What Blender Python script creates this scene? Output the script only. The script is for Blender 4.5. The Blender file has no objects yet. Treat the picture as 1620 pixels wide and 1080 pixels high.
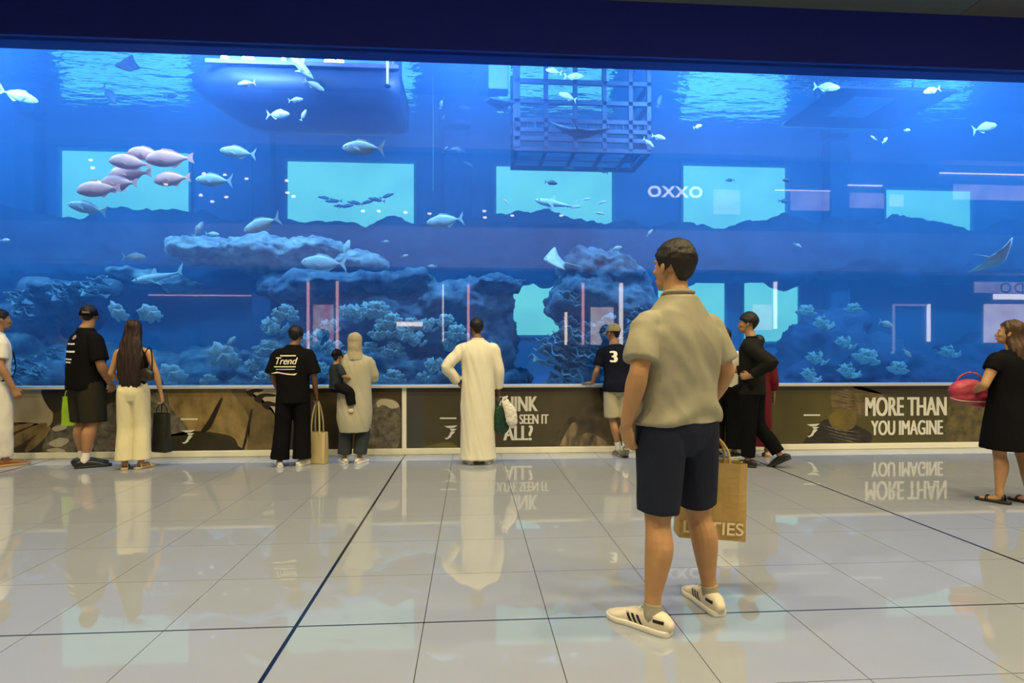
import bpy, bmesh, math, random
from mathutils import Vector, Matrix, noise, Euler
from mathutils.bvhtree import BVHTree

# ------------------------------------------------------------------ camera, world, exposure
S = bpy.context.scene
COL = S.collection
CAM_H, FPX, HOR, YAW = 1.29, 930.0, 556.0, math.atan(65 / 930)
cd = bpy.data.cameras.new('camera')
cd.sensor_width = 36.0
cd.lens = 36.0 * FPX / 1620.0
cd.shift_y = (HOR - 540.0) / 1620.0
cd.clip_start, cd.clip_end = 0.05, 200
cam = bpy.data.objects.new('camera', cd)
COL.objects.link(cam)
cam.location = (0, 0, CAM_H)
cam.rotation_euler = (math.pi / 2, 0, -YAW)
S.camera = cam
S.view_settings.view_transform = 'Standard'
S.view_settings.look = 'None'
S.view_settings.gamma = 1.0
S.view_settings.use_curve_mapping = False
S.view_settings.exposure = 0.0
w = bpy.data.worlds.new('world')
S.world = w
w.use_nodes = True
w.node_tree.nodes['Background'].inputs[0].default_value = (0.9, 0.85, 0.7, 1)
w.node_tree.nodes['Background'].inputs[1].default_value = 0.05
S.cycles.max_bounces = 8
S.cycles.diffuse_bounces = 3
S.cycles.glossy_bounces = 4
S.cycles.transparent_max_bounces = 12
S.cycles.volume_bounces = 0
S.cycles.sample_clamp_indirect = 4.0
S.cycles.caustics_reflective = False
S.cycles.caustics_refractive = False

HALL_LAMP_W = 350.0      # each downlight of the hall
TANK_LAMP_W = 690.0      # each luminaire over the tank
WALL_Y = 7.47            # plane of the acrylic wall
TANK_BACK = 14.0
WATER_Z = 6.45


def ray(px, py):
    u = (px - 810) / FPX
    return Vector((math.sin(YAW) + u * math.cos(YAW), math.cos(YAW) - u * math.sin(YAW), (HOR - py) / FPX))


def atY(px, py, Y):
    a = ray(px, py)
    return Vector((0, 0, CAM_H)) + a * (Y / a.y)


def ground(px, py):
    a = ray(px, py)
    p = Vector((0, 0, CAM_H)) + a * (-CAM_H / a.z)
    p.z = 0
    return p


# ------------------------------------------------------------------ object helpers
def link(name, me, m=None, parent=None):
    o = bpy.data.objects.new(name, me)
    COL.objects.link(o)
    if m is not None and hasattr(me, 'materials') and len(me.materials) == 0:
        for q in (m if isinstance(m, (list, tuple)) else [m]):
            me.materials.append(q)
    if parent is not None:
        o.parent = parent
    return o


def obj(name, bm, m=None, parent=None, smooth=False, loc=None):
    me = bpy.data.meshes.new(name)
    bmesh.ops.recalc_face_normals(bm, faces=bm.faces[:])
    if smooth:
        for f in bm.faces:
            f.smooth = True
    bm.to_mesh(me)
    bm.free()
    o = link(name, me, m, parent)
    if loc is not None:
        o.location = loc
    return o


def tag(o, label=None, cat=None, group=None, kind=None):
    if label: o['label'] = label
    if cat: o['category'] = cat
    if group: o['group'] = group
    if kind: o['kind'] = kind
    return o


def empty(name, loc=(0, 0, 0), rz=0.0):
    o = bpy.data.objects.new(name, None)
    COL.objects.link(o)
    o.location = loc
    o.rotation_euler = (0, 0, rz)
    o.empty_display_size = 0.1
    return o


def copy_tree(o, parent=None):
    c = o.copy()
    COL.objects.link(c)
    c.parent = parent
    for ch in list(o.children):
        copy_tree(ch, c)
    return c


def box(bm, x0, x1, y0, y1, z0, z1, bev=0.0):
    vs = [bm.verts.new((x, y, z)) for z in (z0, z1) for y in (y0, y1) for x in (x0, x1)]
    fs = []
    for q in ((0, 2, 3, 1), (4, 5, 7, 6), (0, 1, 5, 4), (2, 6, 7, 3), (0, 4, 6, 2), (1, 3, 7, 5)):
        fs.append(bm.faces.new([vs[i] for i in q]))
    if bev > 0:
        es = list({e for f in fs for e in f.edges})
        bmesh.ops.bevel(bm, geom=es, offset=bev, segments=2, profile=0.5, affect='EDGES')
    return vs


def boxo(name, dims, m, parent=None, bev=0.0):
    bm = bmesh.new()
    box(bm, *dims, bev=bev)
    return obj(name, bm, m, parent)


def ellipsoid(bm, c, r, rot=None, sub=3):
    res = bmesh.ops.create_icosphere(bm, subdivisions=sub, radius=1.0)
    M = Matrix.Translation(Vector(c)) @ (rot.to_4x4() if rot is not None else Matrix.Identity(4)) @ Matrix.Diagonal((r[0], r[1], r[2], 1))
    bmesh.ops.transform(bm, matrix=M, verts=res['verts'])
    return res['verts']


def catmull(pts, sub):
    if sub <= 1:
        return pts
    out = []
    n = len(pts)
    for i in range(n - 1):
        p0, p1, p2, p3 = pts[max(i - 1, 0)], pts[i], pts[i + 1], pts[min(i + 2, n - 1)]
        for k in range(sub):
            t = k / sub
            out.append([0.5 * ((2 * b) + (-a + c) * t + (2 * a - 5 * b + 4 * c - d) * t * t + (-a + 3 * b - 3 * c + d) * t ** 3)
                        for a, b, c, d in zip(p0, p1, p2, p3)])
    out.append(list(pts[-1]))
    return out


def tube(bm, pts, rads, n=14, ref=(1, 0, 0), flat=(False, False), sub=3, power=2.0):
    """lofted tube along pts; rads are r or (r along ref, r across)."""
    rows = []
    for p, r in zip(pts, rads):
        if not isinstance(r, (tuple, list)):
            r = (r, r)
        rows.append([p[0], p[1], p[2], r[0], r[1]])
    rows = catmull(rows, sub)
    P = [Vector(r[:3]) for r in rows]
    ref = Vector(ref)
    rings = []
    m = len(P)

    def frame(i):
        t = (P[min(i + 1, m - 1)] - P[max(i - 1, 0)]).normalized()
        u = ref - t * ref.dot(t)
        if u.length < 1e-3:
            u = Vector((0, 1, 0)) - t * t.y
        u.normalize()
        return t, u, t.cross(u)

    def ring(c, u, v, a, b):
        vs = []
        for k in range(n):
            ang = 2 * math.pi * k / n
            cs, sn = math.cos(ang), math.sin(ang)
            cs = math.copysign(abs(cs) ** (2 / power), cs)
            sn = math.copysign(abs(sn) ** (2 / power), sn)
            vs.append(bm.verts.new(c + u * (a * cs) + v * (b * sn)))
        return vs
    t, u, v = frame(0)
    a, b = rows[0][3:5]
    if not flat[0]:
        for s, h in ((0.45, 0.85), (0.8, 0.55)):
            rings.append(ring(P[0] - t * (min(a, b) * h), u, v, a * s, b * s))
    for i in range(m):
        t, u, v = frame(i)
        rings.append(ring(P[i], u, v, max(rows[i][3], 1e-4), max(rows[i][4], 1e-4)))
    a, b = rows[-1][3:5]
    if not flat[1]:
        for s, h in ((0.8, 0.55), (0.45, 0.85)):
            rings.append(ring(P[-1] + t * (min(a, b) * h), u, v, a * s, b * s))
    for r0, r1 in zip(rings, rings[1:]):
        for k in range(n):
            bm.faces.new((r0[k], r0[(k + 1) % n], r1[(k + 1) % n], r1[k]))
    for r in (rings[0][::-1], rings[-1]):
        c = bm.verts.new(sum((q.co for q in r), Vector()) / n)
        for k in range(n):
            bm.faces.new((r[k], r[(k + 1) % n], c))
    return rings


def rings_z(bm, rows, n=28, power=2.3, flat=(True, True), sub=3):
    """vertical loft: rows of (z, cx, cy, rx, ry)"""
    return tube(bm, [(r[1], r[2], r[0]) for r in rows], [(r[3], r[4]) for r in rows], n=n, flat=flat, sub=sub, power=power)


def voxel(bm, size, it=4, factor=0.5):
    """union of the closed shapes in bm as one continuous mesh"""
    bmesh.ops.recalc_face_normals(bm, faces=bm.faces[:])
    me = bpy.data.meshes.new('tmp')
    bm.to_mesh(me)
    bm.free()
    o = bpy.data.objects.new('tmp', me)
    COL.objects.link(o)
    r = o.modifiers.new('r', 'REMESH')
    r.mode = 'VOXEL'
    r.voxel_size = size
    if it:
        s = o.modifiers.new('s', 'SMOOTH')
        s.factor = factor
        s.iterations = it
    dg = bpy.context.evaluated_depsgraph_get()
    out = bpy.data.meshes.new_from_object(o.evaluated_get(dg))
    bpy.data.objects.remove(o)
    bpy.data.meshes.remove(me)
    for p in out.polygons:
        p.use_smooth = True
    return out


def displace(me, fn):
    """move every vertex along its normal by fn(co, normal)"""
    ns = [v.normal.copy() for v in me.vertices]
    for v, nn in zip(me.vertices, ns):
        v.co += nn * fn(v.co, nn)
    me.update()


# ------------------------------------------------------------------ materials
MATS = {}


def mat(name, color, rough=0.6, metallic=0.0, spec=0.4, var=0.12, scale=8.0, bump=0.0, bscale=60.0, coat=0.0, stretch=(1, 1, 1), emit=None, estr=0.0, color2=None, detail=4.0):
    if name in MATS:
        return MATS[name]
    m = bpy.data.materials.new(name)
    m.use_nodes = True
    nt = m.node_tree
    b = nt.nodes['Principled BSDF']
    b.inputs['Roughness'].default_value = rough
    b.inputs['Metallic'].default_value = metallic
    b.inputs['Specular IOR Level'].default_value = spec
    if coat:
        b.inputs['Coat Weight'].default_value = coat
    tc = nt.nodes.new('ShaderNodeTexCoord')
    mp = nt.nodes.new('ShaderNodeMapping')
    mp.inputs['Scale'].default_value = stretch
    nt.links.new(tc.outputs['Object'], mp.inputs['Vector'])
    nz = nt.nodes.new('ShaderNodeTexNoise')
    nz.inputs['Scale'].default_value = scale
    nz.inputs['Detail'].default_value = detail
    nt.links.new(mp.outputs[0], nz.inputs['Vector'])
    rp = nt.nodes.new('ShaderNodeValToRGB')
    c = Vector(color[:3])
    lo = Vector(color2[:3]) if color2 is not None else c * (1 - var)
    hi = c if color2 is not None else c * (1 + var)
    rp.color_ramp.elements[0].position = 0.3
    rp.color_ramp.elements[1].position = 0.7
    rp.color_ramp.elements[0].color = (*lo, 1)
    rp.color_ramp.elements[1].color = (*hi, 1)
    nt.links.new(nz.outputs['Fac'], rp.inputs[0])
    nt.links.new(rp.outputs[0], b.inputs['Base Color'])
    if bump:
        n2 = nt.nodes.new('ShaderNodeTexNoise')
        n2.inputs['Scale'].default_value = bscale
        n2.inputs['Detail'].default_value = 5
        nt.links.new(mp.outputs[0], n2.inputs['Vector'])
        bp = nt.nodes.new('ShaderNodeBump')
        bp.inputs['Strength'].default_value = bump
        bp.inputs['Distance'].default_value = 0.02
        nt.links.new(n2.outputs['Fac'], bp.inputs['Height'])
        nt.links.new(bp.outputs[0], b.inputs['Normal'])
    if emit is not None:
        b.inputs['Emission Color'].default_value = (*emit, 1)
        b.inputs['Emission Strength'].default_value = estr
    MATS[name] = m
    return m


def emis(name, color, strength, color2=None, scale=3.0, stretch=(1, 1, 1)):
    """a surface that gives off light; color2 makes a mottled picture on it"""
    if name in MATS:
        return MATS[name]
    m = bpy.data.materials.new(name)
    m.use_nodes = True
    nt = m.node_tree
    nt.nodes.remove(nt.nodes['Principled BSDF'])
    e = nt.nodes.new('ShaderNodeEmission')
    e.inputs[1].default_value = strength
    e.inputs[0].default_value = (*color, 1)
    if color2 is not None:
        tc = nt.nodes.new('ShaderNodeTexCoord')
        mp = nt.nodes.new('ShaderNodeMapping')
        mp.inputs['Scale'].default_value = stretch
        nz = nt.nodes.new('ShaderNodeTexNoise')
        nz.inputs['Scale'].default_value = scale
        rp = nt.nodes.new('ShaderNodeValToRGB')
        rp.color_ramp.elements[0].position = 0.4
        rp.color_ramp.elements[1].position = 0.62
        rp.color_ramp.elements[0].color = (*color, 1)
        rp.color_ramp.elements[1].color = (*color2, 1)
        nt.links.new(tc.outputs['Object'], mp.inputs[0])
        nt.links.new(mp.outputs[0], nz.inputs['Vector'])
        nt.links.new(nz.outputs['Fac'], rp.inputs[0])
        nt.links.new(rp.outputs[0], e.inputs[0])
    nt.links.new(e.outputs[0], nt.nodes['Material Output'].inputs[0])
    MATS[name] = m
    return m


def area(name, loc, rot, sx, sy, power, color, parent=None, shape='RECTANGLE', spread=math.pi):
    l = bpy.data.lights.new(name, 'AREA')
    l.shape = shape
    l.size = sx
    if shape in ('RECTANGLE', 'ELLIPSE'):
        l.size_y = sy
    l.energy = power
    l.color = color
    l.spread = spread
    o = bpy.data.objects.new(name, l)
    COL.objects.link(o)
    o.location = loc
    o.rotation_euler = rot
    if parent is not None:
        o.parent = parent
    return o


def bold_text(body, size, sx=1.0, shear=0.0, bold=0.03):
    m0 = text_mesh(body, size, sx, shear=shear)
    tb_ = bmesh.new()
    for k_, dx in enumerate((-bold, 0.0, bold)):
        n0 = len(tb_.verts)
        tb_.from_mesh(m0)
        tb_.verts.ensure_lookup_table()
        for v in tb_.verts[n0:]:
            v.co.x += dx * size
            v.co.z = 0.0008 * k_
    me = bpy.data.meshes.new('lettering')
    tb_.to_mesh(me)
    tb_.free()
    return me


def text_mesh(body, size, sx=1.0, offset=0.0, shear=0.0, extrude=0.0, spacing=1.0):
    cu = bpy.data.curves.new('txt', 'FONT')
    cu.body = body
    cu.size = size
    cu.align_x = 'CENTER'
    cu.align_y = 'CENTER'
    cu.offset = offset
    cu.shear = shear
    cu.extrude = extrude
    cu.space_character = spacing
    o = bpy.data.objects.new('txt', cu)
    COL.objects.link(o)
    dg = bpy.context.evaluated_depsgraph_get()
    me = bpy.data.meshes.new_from_object(o.evaluated_get(dg))
    bpy.data.objects.remove(o)
    bpy.data.curves.remove(cu)
    for v in me.vertices:
        v.co.x *= sx
    return me
# ------------------------------------------------------------------ hall: floor
HX0, HX1 = -19.0, 28.0
stone = mat('polished_stone', (0.285, 0.32, 0.385), rough=0.022, spec=1.0, var=0.05, scale=1.3)
grout = mat('grout', (0.06, 0.06, 0.06), rough=0.8)
joint_m = mat('joint_metal', (0.05, 0.06, 0.09), rough=0.18, metallic=0.85)
TX, TY, TX0, TY0 = 0.597, 0.61, -0.82, 2.822
floor = boxo('floor', (HX0, HX1, -9.5, WALL_Y + 0.05, -0.12, -0.006), grout)
tag(floor, kind='structure')
bm = bmesh.new()
box(bm, 0.002, TX - 0.002, 0.002, TY - 0.002, -0.02, 0.0, bev=0.0)
tile_me = bpy.data.meshes.new('tile')
bmesh.ops.recalc_face_normals(bm, faces=bm.faces[:])
bm.to_mesh(tile_me)
bm.free()
tile_me.materials.append(stone)
rest = bmesh.new()
for i in range(-31, 49):
    for j in range(-21, 8):
        x, y = TX0 + i * TX, TY0 + j * TY
        if x < HX0 or x > HX1 - 0.6 or y < -9.4:
            continue
        seen = False
        if y + TY > 2.2:
            for yy in (max(y, 2.2), y + TY):
                for xx in (x, x + TX):
                    if -0.80 * yy < xx < 1.06 * yy:
                        seen = True
        last = y + TY > WALL_Y
        if seen and not last:
            o = link('tile', tile_me, None, floor)
            o.location = (x, y, 0)
        else:
            box(rest, x + 0.002, x + TX - 0.002, y + 0.002, min(y + TY - 0.002, WALL_Y), -0.02, 0)
tag(obj('tile', rest, stone, floor), kind='stuff')
for xx in (TX0 - 7 * TX, TX0, TX0 + 7 * TX, TX0 + 14 * TX, TX0 - 14 * TX, TX0 + 21 * TX):
    boxo('expansion_joint', (xx - 0.009, xx + 0.009, -9, WALL_Y - 0.04, -0.015, 0.0015), joint_m, floor)
for yy in (TY0, TY0 - 7 * TY):
    boxo('expansion_joint', (HX0, HX1, yy - 0.004, yy + 0.004, -0.015, 0.001), joint_m, floor)

# ------------------------------------------------------------------ hall: shell
dark_wall = mat('dark_wall_paint', (0.10, 0.11, 0.10), rough=0.5)
navy = mat('navy_fascia', (0.006, 0.014, 0.20), rough=0.5, var=0.1, scale=0.6)
cream = mat('cream_skirting', (0.78, 0.76, 0.62), rough=0.3, var=0.03)
alu = mat('brushed_sill', (0.62, 0.62, 0.63), rough=0.3, metallic=0.3, var=0.05, stretch=(0.2, 8, 8))
ceil_m = mat('ceiling_paint', (0.10, 0.13, 0.13), rough=0.7, var=0.04)
ceil_m2 = mat('ceiling_paint_warm', (0.11, 0.105, 0.10), rough=0.7, var=0.04)

tag(boxo('wall_front', (HX0, HX1, WALL_Y, WALL_Y + 0.13, 0.0, 0.835), dark_wall), kind='structure')
tag(boxo('baseboard_front', (HX0, HX1, WALL_Y - 0.035, WALL_Y, 0.0, 0.075), cream, bev=0.006), kind='structure')
tag(boxo('trim_1', (HX0, HX1, WALL_Y - 0.06, WALL_Y + 0.16, 0.835, 0.872), alu, bev=0.006), kind='structure')
tag(boxo('trim_2', (HX0, HX1, WALL_Y - 0.05, WALL_Y + 0.3, 5.08, 5.785), navy), kind='structure')
tag(boxo('wall_left', (HX0 - 0.1, HX0, -9.5, WALL_Y, 0, 11.6), dark_wall), kind='structure')
tag(boxo('wall_right', (HX1, HX1 + 0.1, -9.5, WALL_Y, 0, 11.6), dark_wall), kind='structure')
ceil = boxo('ceiling', (HX0, HX1, 5.2, WALL_Y + 0.08, 5.86, 6.0), ceil_m)
tag(ceil, kind='structure')
for k, (x0, x1) in enumerate(((HX0, -2.5), (-2.49, 2.0), (2.01, 6.5), (6.51, HX1))):
    boxo('panel', (x0, x1, 5.2, WALL_Y + 0.08, 5.785, 5.86), ceil_m2 if k == 3 else ceil_m, ceil)
tag(boxo('wall_atrium', (HX0, HX1, 5.1, 5.2, 5.785, 11.6), dark_wall), kind='structure')
tag(boxo('ceiling_atrium', (HX0 - 0.1, HX1 + 0.1, -9.6, 5.2, 11.6, 11.75), dark_wall), kind='structure')

# downlights of the hall
lamp_white = mat('lamp_trim_white', (0.8, 0.8, 0.78), rough=0.4)
lamp_glow = emis('lamp_glow', (1.0, 0.80, 0.50), 30.0)


def lathe(bm, prof, n=24):
    rs = []
    for r, z in prof:
        rs.append([bm.verts.new((r * math.cos(2 * math.pi * k / n), r * math.sin(2 * math.pi * k / n), z)) for k in range(n)])
    for a, b in zip(rs, rs[1:]):
        for k in range(n):
            bm.faces.new((a[k], a[(k + 1) % n], b[(k + 1) % n], b[k]))
    return rs


def make_downlight(r, power, label, group):
    root = empty('downlight')
    tag(root, label, 'ceiling lamp', group)
    bm = bmesh.new()
    lathe(bm, [(r, 0.0), (r * 1.35, 0.0), (r * 1.4, -0.012), (r * 1.05, -0.02), (r, -0.004), (r, 0.0)])
    obj('trim_ring', bm, lamp_white, root)
    bm = bmesh.new()
    rs = lathe(bm, [(r, -0.003), (r * 0.5, -0.003)])
    bm.faces.new(rs[-1])
    obj('lens', bm, lamp_glow, root)
    area('lamp', (0, 0, -0.03), (0, 0, 0), r * 2, r * 2, power, (1.0, 0.81, 0.45), root, 'DISK')
    return root


dl2 = make_downlight(0.28, HALL_LAMP_W, 'large round lamp in the high atrium ceiling', 'atrium lamps')
first = True
for y in (-2.2, 2.4):
    for x in (-8.0, -4.0, 0.0, 4.0, 8.0, 12.0):
        o = dl2 if first else copy_tree(dl2)
        first = False
        o.location = (x, y, 11.6)

# ------------------------------------------------------------------ acrylic wall
acr = bpy.data.materials.new('acrylic')
acr.use_nodes = True
nt = acr.node_tree
nt.nodes.remove(nt.nodes['Principled BSDF'])
tr = nt.nodes.new('ShaderNodeBsdfTransparent')
tr.inputs[0].default_value = (0.97, 0.99, 1.0, 1)
gl = nt.nodes.new('ShaderNodeBsdfGlossy')
gl.inputs['Roughness'].default_value = 0.012
fr = nt.nodes.new('ShaderNodeFresnel')
fr.inputs[0].default_value = 1.7
mx = nt.nodes.new('ShaderNodeMixShader')
nt.links.new(fr.outputs[0], mx.inputs[0])
nt.links.new(tr.outputs[0], mx.inputs[1])
nt.links.new(gl.outputs[0], mx.inputs[2])
nt.links.new(mx.outputs[0], nt.nodes['Material Output'].inputs[0])
clear = bpy.data.materials.new('acrylic_clear')
clear.use_nodes = True
nt = clear.node_tree
nt.nodes.remove(nt.nodes['Principled BSDF'])
tr = nt.nodes.new('ShaderNodeBsdfTransparent')
nt.links.new(tr.outputs[0], nt.nodes['Material Output'].inputs[0])
win = boxo('window_1', (HX0, HX1, WALL_Y, WALL_Y + 0.08, 0.872, 5.08), [acr, clear])
for p in win.data.polygons:
    p.material_index = 0 if p.normal.y < -0.5 else 1
tag(win, kind='structure')

# ------------------------------------------------------------------ tank shell
T0 = WALL_Y + 0.10
tank_blue = mat('tank_wall_blue', (0.09, 0.21, 0.50), rough=0.8, var=0.25, scale=0.5)
sand = mat('tank_sand', (0.42, 0.50, 0.52), rough=0.9, var=0.2, scale=2.0, bump=0.4, bscale=6)
tag(boxo('wall_back', (-15, 18, TANK_BACK, TANK_BACK + 0.3, 0, 6.9), tank_blue), kind='structure')
tag(boxo('wall_tank_left', (-15.3, -15, T0, TANK_BACK, 0, 6.9), tank_blue), kind='structure')
tag(boxo('wall_tank_right', (18, 18.3, T0, TANK_BACK, 0, 6.9), tank_blue), kind='structure')
bm = bmesh.new()
bmesh.ops.create_grid(bm, x_segments=120, y_segments=40, size=1)
for v in bm.verts:
    v.co = Vector((1.5 + v.co.x * 16.5, (T0 + TANK_BACK) / 2 + v.co.y * (TANK_BACK - T0) / 2, 0.42))
    v.co.z += 0.16 * noise.noise(v.co * 0.9) + 0.05 * noise.noise(v.co * 3)
tag(obj('floor_tank', bm, sand, smooth=True), kind='structure')
boxo_t = boxo('wall_tank_front', (-15, 18, WALL_Y + 0.13, WALL_Y + 0.3, 0, 0.84), tank_blue)
tag(boxo_t, kind='structure')

# water surface seen from below: total reflection with ripples
surf = bpy.data.materials.new('water_surface')
surf.use_nodes = True
nt = surf.node_tree
b = nt.nodes['Principled BSDF']
b.inputs['Base Color'].default_value = (0.75, 0.9, 1.0, 1)
b.inputs['Metallic'].default_value = 1.0
b.inputs['Roughness'].default_value = 0.06
tc = nt.nodes.new('ShaderNodeTexCoord')
mp = nt.nodes.new('ShaderNodeMapping')
mp.inputs['Scale'].default_value = (0.7, 1.6, 1)
nz = nt.nodes.new('ShaderNodeTexNoise')
nz.inputs['Scale'].default_value = 2.6
nz.inputs['Detail'].default_value = 3
bp = nt.nodes.new('ShaderNodeBump')
bp.inputs['Strength'].default_value = 0.35
bp.inputs['Distance'].default_value = 0.12
nt.links.new(tc.outputs['Object'], mp.inputs[0])
nt.links.new(mp.outputs[0], nz.inputs['Vector'])
nt.links.new(nz.outputs['Fac'], bp.inputs['Height'])
nt.links.new(bp.outputs[0], b.inputs['Normal'])
tag(boxo('water_surface', (-15, 18, T0, TANK_BACK, WATER_Z + 0.01, WATER_Z + 0.05), surf),
    'rippled underside of the water at the top of the tank', 'water', kind='stuff')

# water body
wm = bpy.data.materials.new('tank_water')
wm.use_nodes = True
nt = wm.node_tree
nt.nodes.remove(nt.nodes['Principled BSDF'])
va = nt.nodes.new('ShaderNodeVolumeAbsorption')
va.inputs['Color'].default_value = (0.0, 0.62, 0.95, 1)
va.inputs['Density'].default_value = 0.17
vs = nt.nodes.new('ShaderNodeVolumeScatter')
vs.inputs['Color'].default_value = (0.13, 0.375, 1.0, 1)
vs.inputs['Density'].default_value = 0.125
vs.inputs['Anisotropy'].default_value = 0.0
ad = nt.nodes.new('ShaderNodeAddShader')
nt.links.new(va.outputs[0], ad.inputs[0])
nt.links.new(vs.outputs[0], ad.inputs[1])
nt.links.new(ad.outputs[0], nt.nodes['Material Output'].inputs['Volume'])
tag(boxo('tank_water', (-14.99, 17.99, T0, TANK_BACK - 0.005, 0.86, WATER_Z), wm),
    'clear blue sea water filling the big tank', 'water', kind='stuff')

# luminaires over the tank, just behind the fascia
housing = mat('lamp_housing', (0.06, 0.07, 0.08), rough=0.4, metallic=0.6)


def make_tank_lamp():
    root = empty('tank_luminaire')
    tag(root, 'black flood luminaire hung over the tank behind the fascia', 'lamp', 'tank luminaires')
    bm = bmesh.new()
    box(bm, -0.75, 0.75, -0.3, 0.3, 0.0, 0.1, bev=0.02)
    obj('housing', bm, housing, root)
    boxo('bracket', (-0.05, 0.05, -0.03, 0.03, 0.1, 0.2), housing, root)
    area('lamp', (0, 0, -0.02), (math.radians(30), 0, 0), 1.3, 0.4, TANK_LAMP_W, (0.34, 0.56, 1.0), root)
    return root


tl = make_tank_lamp()
for k, (x, y) in enumerate([(x, 8.05) for x in (-10.6, -7, -3.6, 0.0, 3.6, 7.0, 10.6, 14)]):
    o = tl if k == 0 else copy_tree(tl)
    o.location = (x, y, WATER_Z - 0.22)

# windows of the far side of the tank
win_glow = emis('far_window_light', (0.27, 0.74, 0.78), 1.7, (0.22, 0.62, 0.72), 0.8)
win_frame = mat('far_window_frame', (0.12, 0.30, 0.5), rough=0.6)
FAR = [(98, 238, 300, 352), (455, 255, 655, 372), (785, 263, 968, 372), (1080, 262, 1242, 372), (1400, 300, 1535, 372),
       (812, 447, 890, 530), (1040, 447, 1146, 540), (1176, 447, 1262, 540)]
for k, (x0, y0, x1, y1) in enumerate(FAR):
    a, c = atY(x0, y0, TANK_BACK - 0.05), atY(x1, y1, TANK_BACK - 0.05)
    root = empty('window_%d' % (k + 2), ((a.x + c.x) / 2, TANK_BACK - 0.05, (a.z + c.z) / 2))
    tag(root, kind='structure')
    hx, hz = (c.x - a.x) / 2, (a.z - c.z) / 2
    boxo('pane', (-hx, hx, 0.01, 0.04, -hz, hz), win_glow, root)
    for q in ((-hx - 0.06, -hx, -0.05, 0.05, -hz - 0.06, hz + 0.06), (hx, hx + 0.06, -0.05, 0.05, -hz - 0.06, hz + 0.06),
              (-hx, hx, -0.05, 0.05, hz, hz + 0.06), (-hx, hx, -0.05, 0.05, -hz - 0.06, -hz)):
        boxo('window_frame', q, win_frame, root)
pier_m = mat('far_pier', (0.05, 0.15, 0.40), rough=0.8)
for k, (x0, x1) in enumerate(((28, 58), (400, 430), (702, 745), (1310, 1342))):
    a, c = atY(x0, 300, 13.7), atY(x1, 300, 13.7)
    tag(boxo('trim_%d' % (k + 3), (a.x, c.x, 13.6, 13.98, 0.3, WATER_Z - 0.05), pier_m, bev=0.03), kind='structure')
# ------------------------------------------------------------------ people
SKIN = {
    'fair': mat('skin_fair', (0.43, 0.235, 0.105), rough=0.55, var=0.08, scale=14, bump=0.05, bscale=90),
    'tan': mat('skin_tan', (0.34, 0.18, 0.085), rough=0.55, var=0.08, scale=14, bump=0.05, bscale=90),
    'brown': mat('skin_brown', (0.17, 0.082, 0.04), rough=0.55, var=0.08, scale=14, bump=0.05, bscale=90),
}
EYE_W = mat('eye_white', (0.75, 0.73, 0.70), rough=0.2)
EYE_D = mat('eye_iris', (0.03, 0.02, 0.015), rough=0.15)
LIP = mat('lip', (0.30, 0.10, 0.08), rough=0.5)


def fabric(name, c, **k):
    kw = dict(rough=0.85, spec=0.2, var=0.08, scale=6, bump=0.12, bscale=220)
    kw.update(k)
    return mat('fabric_' + name, c, **kw)


def hair_mat(name, c):
    return mat('hair_' + name, c, rough=0.5, var=0.45, scale=30, bump=0.35, bscale=70, stretch=(2.5, 2.5, 0.35))


J0 = dict(neck=(0, -0.005, 1.49), head=(0, 0.02, 1.672),
          shR=(0.175, -0.005, 1.400), elR=(0.245, -0.03, 1.15), wrR=(0.265, 0.03, 0.90),
          shL=(-0.175, -0.005, 1.400), elL=(-0.245, -0.03, 1.15), wrL=(-0.265, 0.03, 0.90),
          hipR=(0.095, 0, 0.93), knR=(0.115, 0.025, 0.50), anR=(0.12, -0.02, 0.085),
          hipL=(-0.095, 0, 0.93), knL=(-0.115, 0.025, 0.50), anL=(-0.12, -0.02, 0.085))


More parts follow.
